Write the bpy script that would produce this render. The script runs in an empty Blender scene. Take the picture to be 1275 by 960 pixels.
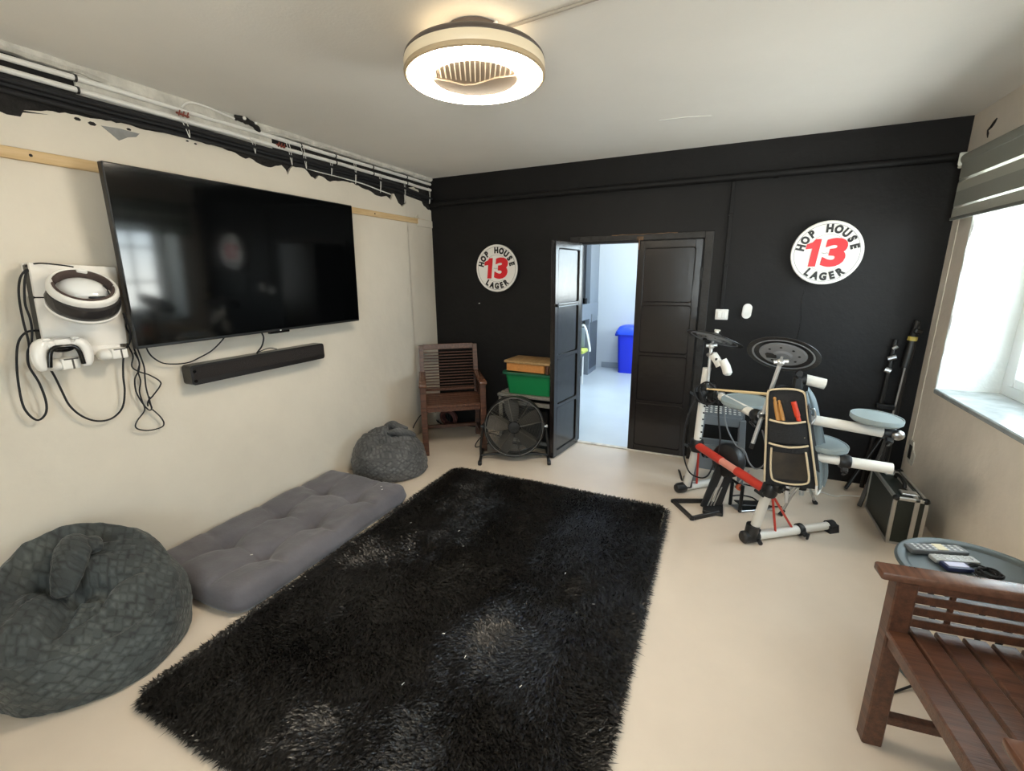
import bpy, bmesh, math, random
import numpy as np
from mathutils import Vector, Matrix, Euler, noise
random.seed(7)
rng = np.random.default_rng(7)
SC = bpy.context.scene
COL = SC.collection
PI = math.pi

# ------------------------------------------------------------------ materials
def lin(h):
    if isinstance(h, str):
        h = h.lstrip('#')
        c = [int(h[i:i+2], 16)/255 for i in (0, 2, 4)]
    else:
        c = list(h)
    return tuple((x/12.92 if x <= 0.04045 else ((x+0.055)/1.055)**2.4) for x in c) + (1.0,)

def mat(name, col, rough=.5, metal=0.0, var=None, bump=None, spec=.5, sheen=0.0, coat=0.0, col2=None, stretch=None, rvar=None):
    """Principled surface; var=(scale, amount) mottles the colour, bump=(scale, strength) roughens it, stretch=(x,y,z) scales the texture space."""
    m = bpy.data.materials.new(name); m.use_nodes = True
    nt = m.node_tree; n = nt.nodes; l = nt.links
    b = n['Principled BSDF']
    c = lin(col)
    b.inputs['Base Color'].default_value = c
    b.inputs['Roughness'].default_value = rough
    b.inputs['Metallic'].default_value = metal
    b.inputs['Specular IOR Level'].default_value = spec
    if sheen:
        b.inputs['Sheen Weight'].default_value = sheen
        b.inputs['Sheen Roughness'].default_value = .4
    if coat:
        b.inputs['Coat Weight'].default_value = coat
        b.inputs['Coat Roughness'].default_value = .08
    tc = n.new('ShaderNodeTexCoord'); mp = n.new('ShaderNodeMapping')
    l.new(tc.outputs['Object'], mp.inputs['Vector'])
    if stretch: mp.inputs['Scale'].default_value = stretch
    if var or col2:
        s, a = var if var else (6, .5)
        t = n.new('ShaderNodeTexNoise'); t.inputs['Scale'].default_value = s; t.inputs['Detail'].default_value = 5
        t.inputs['Roughness'].default_value = .6
        l.new(mp.outputs['Vector'], t.inputs['Vector'])
        r = n.new('ShaderNodeValToRGB')
        r.color_ramp.elements[0].position = .32; r.color_ramp.elements[1].position = .68
        if col2:
            r.color_ramp.elements[0].color = lin(col2); r.color_ramp.elements[1].color = c
        else:
            r.color_ramp.elements[0].color = tuple(x*(1-a) for x in c[:3])+(1,)
            r.color_ramp.elements[1].color = tuple(min(1, x*(1+a*.6)) for x in c[:3])+(1,)
        l.new(t.outputs['Fac'], r.inputs['Fac']); l.new(r.outputs['Color'], b.inputs['Base Color'])
        if rvar:
            mr = n.new('ShaderNodeMapRange'); mr.inputs['To Min'].default_value = rough-rvar; mr.inputs['To Max'].default_value = rough+rvar
            l.new(t.outputs['Fac'], mr.inputs['Value']); l.new(mr.outputs['Result'], b.inputs['Roughness'])
    if bump:
        s, a = bump
        t = n.new('ShaderNodeTexNoise'); t.inputs['Scale'].default_value = s; t.inputs['Detail'].default_value = 6
        l.new(mp.outputs['Vector'], t.inputs['Vector'])
        bp = n.new('ShaderNodeBump'); bp.inputs['Strength'].default_value = a; bp.inputs['Distance'].default_value = .02
        l.new(t.outputs['Fac'], bp.inputs['Height']); l.new(bp.outputs['Normal'], b.inputs['Normal'])
    return m

def emit(name, col, strength):
    m = bpy.data.materials.new(name); m.use_nodes = True
    nt = m.node_tree; n = nt.nodes
    n.remove(n['Principled BSDF'])
    e = n.new('ShaderNodeEmission'); e.inputs['Color'].default_value = lin(col); e.inputs['Strength'].default_value = strength
    nt.links.new(e.outputs[0], n['Material Output'].inputs['Surface'])
    return m

# ------------------------------------------------------------------ mesh builder
def rotm(axis_z, up=(0, 0, 1)):
    """matrix whose local z looks along axis_z"""
    z = Vector(axis_z).normalized(); u = Vector(up)
    if abs(z.dot(u)) > .98: u = Vector((0, 1, 0))
    x = u.cross(z).normalized(); y = z.cross(x)
    return Matrix((x, y, z)).transposed().to_4x4()

def catmull(pts, k=6, closed=False):
    P = [Vector(p) for p in pts]; n = len(P); out = []
    rngi = range(n if closed else n-1)
    for i in rngi:
        if closed: a, b, c, d = P[(i-1) % n], P[i], P[(i+1) % n], P[(i+2) % n]
        else: a, b, c, d = P[max(i-1, 0)], P[i], P[i+1], P[min(i+2, n-1)]
        for j in range(k):
            t = j/k
            out.append(.5*((2*b)+(c-a)*t+(2*a-5*b+4*c-d)*t*t+(-a+3*b-3*c+d)*t**3))
    if not closed: out.append(P[-1])
    return out

class G:
    def __init__(self): self.v = []; self.f = []
    def add(self, vs, fs, M=None):
        o = len(self.v)
        if M is not None: vs = [M @ Vector(p) for p in vs]
        self.v += [tuple(p) for p in vs]; self.f += [tuple(i+o for i in q) for q in fs]
        return self
    def box(self, c, s, bev=0.0, M=None, seg=1):
        """box centred at c with full size s"""
        if bev <= 0:
            x, y, z = s[0]/2, s[1]/2, s[2]/2
            vs = [Vector((a*x, b*y, d*z))+Vector(c) for a in (-1, 1) for b in (-1, 1) for d in (-1, 1)]
            fs = [(0, 1, 3, 2), (4, 6, 7, 5), (0, 4, 5, 1), (2, 3, 7, 6), (0, 2, 6, 4), (1, 5, 7, 3)]
            return self.add(vs, fs, M)
        bm = bmesh.new(); bmesh.ops.create_cube(bm, size=1)
        for v in bm.verts: v.co = Vector((v.co.x*s[0], v.co.y*s[1], v.co.z*s[2]))
        bmesh.ops.bevel(bm, geom=list(bm.edges), offset=min(bev, .49*min(s)), segments=seg, affect='EDGES', profile=.5)
        for v in bm.verts: v.co += Vector(c)
        self.addbm(bm, M); bm.free(); return self
    def addbm(self, bm, M=None):
        bm.verts.index_update()
        self.add([v.co.copy() for v in bm.verts], [tuple(v.index for v in f.verts) for f in bm.faces], M)
    def b2(self, lo, hi, bev=0.0, M=None, seg=1):
        c = [(a+b)/2 for a, b in zip(lo, hi)]; s = [abs(b-a) for a, b in zip(lo, hi)]
        return self.box(c, s, bev, M, seg)
    def beam(self, a, b, w, h, bev=0.0, up=(0, 0, 1)):
        """rectangular bar from a to b, w across, h along up"""
        a, b = Vector(a), Vector(b); d = b-a
        M = Matrix.Translation((a+b)/2) @ rotm(d, up)
        return self.box((0, 0, 0), (w, h, d.length), bev, M)
    def tube(self, pts, r, n=10, closed=False, caps=True, M=None):
        P = [Vector(p) for p in pts]; m = len(P)
        R = r if isinstance(r, (list, tuple)) else [r]*m
        T = []
        for i in range(m):
            if closed: t = P[(i+1) % m]-P[(i-1) % m]
            else: t = P[min(i+1, m-1)]-P[max(i-1, 0)]
            T.append(t.normalized() if t.length > 1e-9 else Vector((0, 0, 1)))
        u = T[0].orthogonal().normalized(); vs = []; fs = []
        for i in range(m):
            u = (u-T[i]*u.dot(T[i]))
            u = u.normalized() if u.length > 1e-6 else T[i].orthogonal().normalized()
            w = T[i].cross(u)
            for k in range(n):
                a = 2*PI*k/n
                vs.append(P[i]+(u*math.cos(a)+w*math.sin(a))*R[i])
        for i in range(m if closed else m-1):
            j = (i+1) % m
            for k in range(n):
                k2 = (k+1) % n
                fs.append((i*n+k, i*n+k2, j*n+k2, j*n+k))
        if caps and not closed:
            fs.append(tuple(range(n-1, -1, -1))); fs.append(tuple((m-1)*n+k for k in range(n)))
        return self.add(vs, fs, M)
    def cyl(self, a, b, r, n=16, r2=None):
        return self.tube([a, b], [r, r if r2 is None else r2], n)
    def lathe(self, prof, n=32, M=None, closed=False, sx=1, sy=1):
        """revolve (r, z) profile about z"""
        vs = []; fs = []; m = len(prof)
        for (r, z) in prof:
            for k in range(n):
                a = 2*PI*k/n; vs.append((r*math.cos(a)*sx, r*math.sin(a)*sy, z))
        for i in range(m if closed else m-1):
            j = (i+1) % m
            for k in range(n):
                k2 = (k+1) % n
                fs.append((i*n+k, i*n+k2, j*n+k2, j*n+k))
        if not closed:
            if prof[0][0] > 1e-6: fs.append(tuple(range(n-1, -1, -1)))
            if prof[-1][0] > 1e-6: fs.append(tuple((m-1)*n+k for k in range(n)))
        return self.add(vs, fs, M)
    def ball(self, c, r, n=12, M=None):
        if not isinstance(r, (tuple, list)): r = (r, r, r)
        vs = []; fs = []
        for i in range(n+1):
            t = PI*i/n
            for k in range(2*n):
                a = PI*k/n
                vs.append((c[0]+r[0]*math.sin(t)*math.cos(a), c[1]+r[1]*math.sin(t)*math.sin(a), c[2]-r[2]*math.cos(t)))
        N = 2*n
        for i in range(n):
            for k in range(N):
                fs.append((i*N+k, i*N+(k+1) % N, (i+1)*N+(k+1) % N, (i+1)*N+k))
        return self.add(vs, fs, M)
    def prism(self, poly, z0, z1, M=None):
        n = len(poly)
        vs = [(x, y, z0) for x, y in poly]+[(x, y, z1) for x, y in poly]
        fs = [tuple(range(n-1, -1, -1)), tuple(range(n, 2*n))]+[(i, (i+1) % n, n+(i+1) % n, n+i) for i in range(n)]
        return self.add(vs, fs, M)
    def obj(self, name, m, parent=None, smooth=35, local=False):
        """link as ONE mesh object; vertices are in world space unless local"""
        me = bpy.data.meshes.new(name)
        vs = self.v
        if parent is not None and not local:
            W = worldm(parent).inverted(); vs = [tuple(W @ Vector(p)) for p in vs]
        me.from_pydata(vs, [], self.f); me.validate(); me.update()
        bm = bmesh.new(); bm.from_mesh(me); bmesh.ops.remove_doubles(bm, verts=bm.verts, dist=1e-6)
        bmesh.ops.recalc_face_normals(bm, faces=bm.faces); bm.to_mesh(me); bm.free()
        if smooth:
            me.polygons.foreach_set('use_smooth', [True]*len(me.polygons))
            me.set_sharp_from_angle(angle=math.radians(smooth))
        o = bpy.data.objects.new(name, me); COL.objects.link(o)
        me.materials.append(m)
        if parent is not None: o.parent = parent
        return o

def worldm(o):
    M = o.matrix_basis.copy()
    while o.parent is not None:
        o = o.parent; M = o.matrix_basis @ M
    return M

def tag(o, label, cat, group=None):
    o['label'] = label; o['category'] = cat
    if group: o['group'] = group
    return o
def thing(name, label, cat, loc=(0, 0, 0), rz=0, group=None):
    o = bpy.data.objects.new(name, None); COL.objects.link(o)
    o.empty_display_size = .05
    o.location = loc; o.rotation_euler = (0, 0, rz)
    return tag(o, label, cat, group)
def struct(o): o['kind'] = 'structure'; return o
def dup(root, loc, rz, label, group=None):
    r = root.copy(); COL.objects.link(r); r.location = loc; r.rotation_euler = (0, 0, rz); r['label'] = label
    if group: r['group'] = group
    for ch in list(root.children):
        c = ch.copy(); COL.objects.link(c); c.parent = r
        for g in list(ch.children):
            d = g.copy(); COL.objects.link(d); d.parent = c
    return r
def cable(name, pts, r, m, label, cat='cable', group=None, k=6, n=8):
    g = G(); g.tube(catmull(pts, k), r, n)
    return tag(g.obj(name, m), label, cat, group)

# palette
M_WALL   = mat('cream_wall_paint', '#d9d1c3', .72, var=(2.2, .05), bump=(9, .22))
M_BRICK  = mat('bare_dark_masonry', '#24211f', .9, var=(14, .6), bump=(30, .8))
M_PLASTER= mat('old_white_plaster', '#cfcbc2', .85, var=(12, .22), bump=(25, .6))
M_GREYPL = mat('grey_bare_plaster', '#8d8d8c', .9, var=(10, .3))
M_CEIL   = mat('ceiling_paint', '#efece6', .85, var=(1.4, .03), bump=(90, .05))
M_FLOOR  = mat('cream_floor_paint', '#d3c6b7', .38, var=(1.7, .06), bump=(5, .06), rvar=.08)
M_BLACKW = mat('black_wall_paint', '#0e0d0e', .6, var=(5, .25), bump=(26, .15), spec=.3)
M_BLACKD = mat('black_door_gloss', '#191413', .22, var=(8, .2), bump=(12, .06))
M_FRAMEW = mat('worn_dark_frame', '#191614', .55, var=(9, .6), bump=(20, .4))
M_WHITE  = mat('white_plastic', '#e9e7e3', .3)
M_WHITEM = mat('white_matte', '#e6e4df', .5)
M_BLACK  = mat('black_plastic', '#151515', .42)
M_BLACKG = mat('black_gloss_plastic', '#0c0c0d', .15)
M_RUBBER = mat('black_rubber', '#17171a', .7)
M_STEEL  = mat('brushed_steel', '#b9bbbd', .28, 1.0)
M_CHROME = mat('satin_chrome', '#d9dada', .3, .55)
M_DKMETAL= mat('dark_metal', '#2a2b2d', .4, .8)
M_ALU    = mat('aluminium_trim', '#c9cac9', .35, .9)
M_GREYP  = mat('grey_plastic', '#6d7277', .5)
M_WOOD   = mat('reddish_brown_wood', '#613e2c', .40, col2='#3c241a', var=(5, .4), stretch=(1, 12, 12), bump=(18, .1))
M_WOODX  = mat('reddish_brown_wood_cross', '#63402e', .38, col2='#3e251b', var=(5, .4), stretch=(12, 1, 12), bump=(18, .1))
M_PINE   = mat('raw_pine', '#d8bd92', .7, col2='#c2a274', var=(4, .3), stretch=(12, 1, 12))
M_TAN    = mat('tan_wood', '#cf9a5f', .6, col2='#b98450', var=(4, .3), stretch=(1, 12, 12))
LAMP, SKY, PANEL, EXPO = 62, 12, 20, .40
# ------------------------------------------------------------------ room shell
XL, XR, YB, YF, ZC = -2.586, 1.234, 3.79, -1.6, 2.38
g = G(); g.b2((XL-.3, YF-.2, -.12), (XR+.35, YB+.02, 0)); struct(g.obj('floor', M_FLOOR, smooth=0))
g = G(); g.b2((XL-.3, YF-.2, ZC), (XR+.35, YB+.3, ZC+.15)); ceil = struct(g.obj('ceiling', M_CEIL, smooth=0))
# repaired streaks on the ceiling plaster
g = G(); 
for pts, w in ((((-.44, 3.05), (-.3, 3.06), (-.16, 3.10)), .012),):
    for (a, b) in zip(pts, pts[1:]):
        g.beam((a[0], a[1], ZC-.001), (b[0], b[1], ZC-.001), w, .004)
ps = g.obj('patch_streak', M_WHITEM, ceil, smooth=0)

# left wall: bare dark masonry behind a plaster skin that is torn off below the ceiling
g = G(); g.b2((XL-.25, YF-.2, 0), (XL-.015, YB+.25, ZC)); wl = struct(g.obj('wall_left', M_BRICK, smooth=0))
edge = [(-1.8, 2.14), (.2, 2.13), (.93, 2.137), (.985, 2.131), (1.002, 2.161), (1.053, 2.172), (1.151, 2.185), (1.219, 2.184), (1.333, 2.198), (1.413, 2.193),
        (1.548, 2.209), (1.695, 2.207), (1.836, 2.199), (1.94, 2.176), (1.985, 2.180), (2.059, 2.150), (2.12, 2.158), (2.178, 2.190), (2.205, 2.16), (2.219, 2.128), (2.24, 2.17), (2.26, 2.194),
        (2.31, 2.196), (2.377, 2.186), (2.40, 2.158), (2.438, 2.147), (2.47, 2.178), (2.494, 2.182), (2.54, 2.155), (2.58, 2.152), (2.62, 2.166), (2.679, 2.181), (2.74, 2.175), (2.799, 2.181),
        (2.88, 2.165), (2.968, 2.150), (3.04, 2.128), (3.105, 2.125), (3.16, 2.145), (3.217, 2.121), (3.245, 2.17), (3.26, 2.162), (3.31, 2.10), (3.358, 2.087), (3.417, 2.119), (3.412, 2.20),
        (3.44, 2.235), (3.488, 2.252), (3.54, 2.268), (3.606, 2.255), (3.625, 2.20), (3.657, 2.149), (3.72, 2.11), (3.79, 2.10)]
jag = []
for (a, b) in zip(edge, edge[1:]):
    n_ = max(1, int((b[0]-a[0])/.018)) if b[0]-a[0] > .02 else 1
    for i in range(n_):
        t = i/n_; y = a[0]+(b[0]-a[0])*t; z = a[1]+(b[1]-a[1])*t
        jag.append((y, z+.012*noise.noise((y*21, 3.3, 0))+.006*noise.noise((y*70, 1.3, 0))))
jag.append(edge[-1])
vs = []; fs = []
for (y, z) in jag: vs += [(XL-.016, y, 0), (XL, y, 0), (XL, y, z), (XL-.016, y, z)]
for i in range(len(jag)-1):
    a, b = 4*i, 4*i+4
    fs += [(a+1, b+1, b+2, a+2), (a+2, b+2, b+3, a+3), (a, a+3, b+3, b)]
g = G(); g.add(vs, fs); g.obj('plaster_skin', M_WALL, wl, smooth=0)
# plaster ledge under the ceiling, painted white on the nearer stretch
vs = []; fs = []
N = 160
for i in range(N+1):
    y = -1.7+(YB+1.7)*i/N
    zb = 2.352 + .008*noise.noise((y*6, 0, 1)) + .006*noise.noise((y*31, 0, 1))
    if 1.2 < y < 2.2: zb -= .03*min(1, (y-1.2)*5)*min(1, (2.2-y)*5)
    d = .03+.012*noise.noise((y*8, 4, 1))
    vs += [(XL-.02, y, zb), (XL+d*.5, y, zb), (XL+d, y, zb+.012), (XL+d, y, ZC)]
for i in range(N):
    a, b = 4*i, 4*i+4
    fs += [(a, b, b+1, a+1), (a+1, b+1, b+2, a+2), (a+2, b+2, b+3, a+3)]
g = G(); g.add(vs, fs); g.obj('plaster_ledge', M_PLASTER, wl, smooth=30)
# white painted backing between the conduits
vs = []; fs = []
N = 40
for i in range(N+1):
    y = 1.19+(2.13-1.19)*i/N
    vs += [(XL-.012, y, 2.262), (XL-.004, y, 2.262), (XL+.002, y, 2.36), (XL-.012, y, 2.36)]
for i in range(N):
    a, b = 4*i, 4*i+4
    fs += [(a+1, b+1, b+2, a+2), (a, b, b+1, a+1), (a+2, b+2, b+3, a+3)]
fs += [(0, 1, 2, 3), (4*N, 4*N+3, 4*N+2, 4*N+1)]
g = G(); g.add(vs, fs); g.obj('painted_backing', M_PLASTER, wl, smooth=0)
# chipped spots where grey and black show through the paint
def blob(pts, x, m, nm, t=.0025):
    g = G(); n_ = len(pts)
    vs = [(x, y, z) for y, z in pts]+[(x+t, y, z) for y, z in pts]
    fs = [tuple(range(n_-1, -1, -1)), tuple(range(n_, 2*n_))]+[(i, (i+1) % n_, n_+(i+1) % n_, n_+i) for i in range(n_)]
    g.add(vs, fs); return g.obj(nm, m, wl, smooth=0)
blob([(.80, 2.135), (.86, 2.165), (.931, 2.160), (.985, 2.152), (1.075, 2.160), (.995, 2.146), (.985, 2.128), (.946, 2.125), (.90, 2.14)], XL-.001, M_BRICK, 'chipped_spot')
blob([(1.252, 2.166), (1.321, 2.172), (1.402, 2.170), (1.385, 2.152), (1.35, 2.142), (1.311, 2.119), (1.285, 2.14)], XL-.001, M_GREYPL, 'chipped_spot')
for (y, z, s) in ((1.36, 2.178, .008), (1.62, 2.19, .006), (1.66, 2.186, .006), (1.17, 2.17, .01), (1.22, 2.165, .012), (2.07, 2.175, .012)):
    blob([(y+s*math.cos(t)*1.3, z+s*math.sin(t)*.7) for t in (0, 1.1, 2, 3.1, 4.2, 5.3)], XL-.001, M_BRICK, 'chipped_spot')

# black back wall with a door opening
OX0, OX1, OZ = -1.13, -.165, 1.755
g = G()
g.b2((XL-.25, YB, 0), (OX0, YB+.10, ZC)); g.b2((OX1, YB, 0), (XR+.35, YB+.10, ZC)); g.b2((OX0, YB, OZ), (OX1, YB+.10, ZC))
wb = struct(g.obj('wall_back', M_BLACKW, smooth=0))
# hairline cracks in the black wall
g = G()
for pts in ([(.52, 1.42), (.50, 1.30), (.515, 1.15), (.50, .98), (.51, .85)],):
    g.tube([(x, YB-.0005, z) for x, z in catmull([(p[0], p[1], 0) for p in pts], 4) and [(q.x, q.y) for q in catmull([(p[0], p[1], 0) for p in pts], 4)]], .0018, 5)
g.obj('crack', M_BLACKG, wb)

# right wall with the window opening
WY0, WY1, WZ0, WZ1 = 2.15, 3.515, .80, 2.10
g = G()
g.b2((XR, YF-.2, 0), (XR+.34, WY0, ZC)); g.b2((XR, WY1, 0), (XR+.34, YB, ZC))
g.b2((XR, WY0, 0), (XR+.34, WY1, WZ0-.02)); g.b2((XR, WY0, WZ1), (XR+.34, WY1, ZC))
M_WALLR = mat('sand_wall_paint', '#e8dfd3', .7, var=(2.5, .08), bump=(7, .35))
wr = struct(g.obj('wall_right', M_WALLR, smooth=0))
# rough bright plaster of the window reveal
M_REVEAL = mat('white_reveal_plaster', '#e3e7e6', .7, bump=(16, .5))
g = G(); vs = []; fs = []
NX, NZ = 14, 40
for i in range(NX+1):
    for j in range(NZ+1):
        x = XR-.003+(.30)*i/NX; z = WZ0+(WZ1-WZ0)*j/NZ
        y = WY1-.012+.014*noise.noise((x*7, z*5, 1))-.02*(1-i/NX)*noise.noise((0, z*9, 4))
        vs.append((x, y, z))
for i in range(NX):
    for j in range(NZ):
        a = i*(NZ+1)+j; fs.append((a, a+1, a+NZ+2, a+NZ+1))
g.add(vs, fs); rv = g.obj('reveal', M_REVEAL, wr, smooth=60)
# ragged bead along the reveal's arris and raised seams of filler on the wall
g = G()
g.tube([(XR-.002, WY1-.004+.008*noise.noise((0, 0, z*14)), z) for z in np.linspace(WZ0-.01, 1.86, 60)], [.008+.004*noise.noise((3, 0, z*20)) for z in range(60)], 6)
g.obj('filler_bead', M_REVEAL, wr, smooth=60)
g = G()
g.tube([(XR+.001, 3.70+.006*noise.noise((0, 0, z*6)), z) for z in np.linspace(.35, 2.02, 50)], .0045, 6)
g.obj('filler_seam', M_WALLR, wr, smooth=60)
g = G()
g.tube([(XR-.001, y, z) for y, z in ((3.50, 2.285), (3.515, 2.271), (3.54, 2.256), (3.575, 2.246), (3.565, 2.225), (3.562, 2.205))], [.004, .009, .008, .005, .006, .002], 6)
g.obj('crack', M_BRICK, wr)
# broken hole of an unfinished socket, pale filler round it
g = G(); pts = [(3.62, .245), (3.70, .25), (3.735, .30), (3.745, .36), (3.72, .405), (3.66, .40), (3.64, .35), (3.60, .33)]
vs = [(XR-.006, y, z) for y, z in pts]+[(XR+.01, y, z) for y, z in pts]; n_ = len(pts)
g.add(vs, [tuple(range(n_)), tuple(range(2*n_-1, n_-1, -1))]+[(i, (i+1) % n_, n_+(i+1) % n_, n_+i) for i in range(n_)])
g.obj('filler_patch', M_PLASTER, wr, smooth=0)
g = G(); g.b2((XR-.008, 3.655, .275), (XR+.004, 3.705, .37), .003)
g.obj('socket_hole', M_BLACK, wr)
# grey for the drum pad's shadow low on the wall, put on nothing
M_PADSHADE = mat('pad_shadow_grey', '#a79c8e', .8, var=(3, .3))

# wall behind the photographer
FX0, FX1, FZ0, FZ1 = -.35, 1.0, .85, 2.12
g = G(); g.b2((XL-.25, YF-.2, 0), (FX0, YF, ZC)); g.b2((FX1, YF-.2, 0), (XR+.34, YF, ZC)); g.b2((FX0, YF-.2, 0), (FX1, YF, FZ0)); g.b2((FX0, YF-.2, FZ1), (FX1, YF, ZC)); struct(g.obj('wall_front', M_WALL, smooth=0))

# window: sill, frame, glazing bars, panes
M_SILL = mat('grey_stone_sill', '#a9b0b2', .22, var=(9, .25), spec=.6)
g = G(); g.b2((XR-.012, WY0-.02, WZ0-.03), (XR+.32, WY1, WZ0), .006); struct(g.obj('trim_1', M_SILL)); 
M_UPVC = mat('white_window_frame', '#e8eaea', .3)
g = G(); X0, X1 = XR+.285, XR+.345
g.b2((X0, WY0, WZ0), (X1, WY0+.07, WZ1)); g.b2((X0, WY1-.085, WZ0), (X1, WY1, WZ1)); g.b2((X0, WY0+.07, WZ0), (X1, WY1-.085, WZ0+.06)); g.b2((X0, WY0+.07, WZ1-.06), (X1, WY1-.085, WZ1))
ym = (WY0+WY1)/2
g.b2((X0-.004, ym-.04, WZ0+.06), (X1, ym+.04, WZ1-.06), .004)
win = struct(g.obj('window_1', M_UPVC, smooth=30))
for (a, b) in ((WY0+.07, ym-.04), (ym+.04, WY1-.085)):
    g = G(); z0, z1 = WZ0+.06, WZ1-.06; xs = (X0-.012, X1-.01)
    g.b2((xs[0], a, z0), (xs[1], a+.055, z1), .006); g.b2((xs[0], b-.055, z0), (xs[1], b, z1), .006)
    g.b2((xs[0], a+.055, z0), (xs[1], b-.055, z0+.055), .006); g.b2((xs[0], a+.055, z1-.055), (xs[1], b-.055, z1), .006)
    c = (a+b)/2
    g.b2((xs[0]+.012, c-.011, z0+.055), (xs[1]-.006, c+.011, z1-.055)); 
    for zz in (1.22, 1.62): g.b2((xs[0]+.012, a+.055, zz-.011), (xs[1]-.006, b-.055, zz+.011))
    sash = g.obj('sash', M_UPVC, win)
    mg = bpy.data.materials.get('clear_window_glass')
    if mg is None:
        mg = bpy.data.materials.new('clear_window_glass'); mg.use_nodes = True; nt = mg.node_tree; nt.nodes.remove(nt.nodes['Principled BSDF'])
        gl = nt.nodes.new('ShaderNodeBsdfGlossy'); gl.inputs['Roughness'].default_value = .02
        tr = nt.nodes.new('ShaderNodeBsdfTransparent'); tr.inputs['Color'].default_value = (.93, .97, .97, 1)
        fr0 = nt.nodes.new('ShaderNodeFresnel'); geo = nt.nodes.new('ShaderNodeNewGeometry'); fr = nt.nodes.new('ShaderNodeMixRGB'); fr.inputs[2].default_value = (0, 0, 0, 1); nt.links.new(geo.outputs['Backfacing'], fr.inputs[0]); nt.links.new(fr0.outputs[0], fr.inputs[1]); mx = nt.nodes.new('ShaderNodeMixShader')
        nt.links.new(fr.outputs[0], mx.inputs[0]); nt.links.new(tr.outputs[0], mx.inputs[1]); nt.links.new(gl.outputs[0], mx.inputs[2]); nt.links.new(mx.outputs[0], nt.nodes['Material Output'].inputs['Surface'])
    g = G(); g.b2((X0+.022, a+.05, z0+.05), (X0+.026, b-.05, z1-.05)); g.obj('pane', mg, sash, smooth=0)

# unseen window added behind the photographer for fill light
g = G()
g.b2((FX0, YF-.16, FZ0), (FX1, YF-.10, FZ0+.06)); g.b2((FX0, YF-.16, FZ1-.06), (FX1, YF-.10, FZ1))
for x in (FX0+.03, (FX0+FX1)/2, FX1-.03): g.b2((x-.03, YF-.16, FZ0+.06), (x+.03, YF-.10, FZ1-.06))
added_win4 = struct(g.obj('added_window_4', M_UPVC, smooth=0))
g = G(); g.b2((FX0+.05, YF-.132, FZ0+.05), (FX1-.05, YF-.128, FZ1-.05)); g.obj('pane', mg, added_win4, smooth=0)
# ------------------------------------------------------------------ door leaves and frame
g = G()
g.b2((OX0-.075, YB-.012, 0), (OX0, YB+.02, OZ+.05), .004); g.b2((OX1, YB-.012, 0), (OX1+.06, YB+.02, OZ+.05), .004)
g.b2((OX0, YB-.012, OZ), (OX1, YB+.02, OZ+.05), .004)
g.b2((OX0-.002, YB+.02, 0), (OX0+.012, YB+.10, OZ)); g.b2((OX1-.012, YB+.02, 0), (OX1+.002, YB+.10, OZ)); g.b2((OX0, YB+.02, OZ-.012), (OX1, YB+.10, OZ+.002))
fr = struct(g.obj('trim_2', M_FRAMEW))
M_BARE = mat('bare_worn_wood', '#6b5138', .7, var=(12, .6))
g = G()
g.tube([(x, YB-.013, OZ+.047+.004*noise.noise((x*20, 0, 0))) for x in np.linspace(-.86, -.36, 30)], [.0022+.003*max(0, noise.noise((i*.9, 2, 0))) for i in range(30)], 6)
g.obj('worn_edge', M_BARE, fr)
g = G(); g.b2((OX0, YB-.012, 0), (OX1, YB+.03, .012), .004)
M_THRESH = mat('painted_threshold', '#cfc9bd', .6, var=(14, .3)); struct(g.obj('trim_3', M_THRESH))

def rrect(x0, x1, z0, z1, r, n=5):
    P = []
    for cx, cz, a0 in ((x1-r, z1-r, 0), (x0+r, z1-r, 90), (x0+r, z0+r, 180), (x1-r, z0+r, 270)):
        for i in range(n+1):
            a = math.radians(a0+90*i/n); P.append((cx+r*math.cos(a), cz+r*math.sin(a)))
    return P
def leaf(name, W, H, M):
    """door leaf in local x (width) / z (height), y = thickness; panels sunk on both faces"""
    PZ = ((1.275, 1.685), (.865, 1.245), (.455, .835), (.05, .425))
    g = G(); T = .021
    g.b2((0, -T*.45, 0), (W, T*.45, H), 0, M)                   # core
    sx = .05
    for s in (-1, 1):
        y0, y1 = (s*T*.45, s*T)
        lo, hi = min(y0, y1), max(y0, y1)
        g.b2((0, lo, 0), (sx, hi, H), .002, M); g.b2((W-sx, lo, 0), (W, hi, H), .002, M)
        zs = [0]+[z for p in reversed(PZ) for z in p]+[H]
        for i in range(0, len(zs), 2): g.b2((sx, lo, zs[i]), (W-sx, hi, zs[i+1]), .002, M)
        for (a, b) in PZ:                                       # bevelled moulding bead round each panel
            P = rrect(sx-.004, W-sx+.004, a-.004, b+.004, .025)
            g.tube([(x, s*T*.75, z) for x, z in P], .0065, 6, closed=True, M=M)
    return struct(g.obj(name, M_BLACKD, smooth=30))
W_ = .475
MR = Matrix.Translation((-.175-W_, YB+.018, .008))
d2 = leaf('door_2', W_, OZ-.012, MR)
ang = math.atan2(3.335-(YB-.005), -1.192-(-1.118))
ML = Matrix.Translation((-1.118, YB-.005, .008)) @ Matrix.Rotation(ang, 4, 'Z')
d1 = leaf('door_1', W_-.015, OZ-.012, ML)
g = G(); g.cyl(ML @ Vector((W_-.045, .018, 1.26)), ML @ Vector((W_-.045, .034, 1.26)), .012, 12); g.obj('keyhole_plate', M_DKMETAL, d1)
g = G(); g.b2((-.66, YB-.02, OZ+.0), (-.61, YB-.002, OZ+.03), .004); g.cyl((-.64, YB-.024, OZ+.02), (-.64, YB-.024, OZ-.07), .006, 8)
g.obj('bolt', M_BARE, d2)
for zz in (.3, 1.45):
    g = G(); g.cyl((-.172, YB-.008, zz), (-.172, YB-.008, zz+.09), .008, 10); g.obj('hinge', M_FRAMEW, d2)

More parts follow.
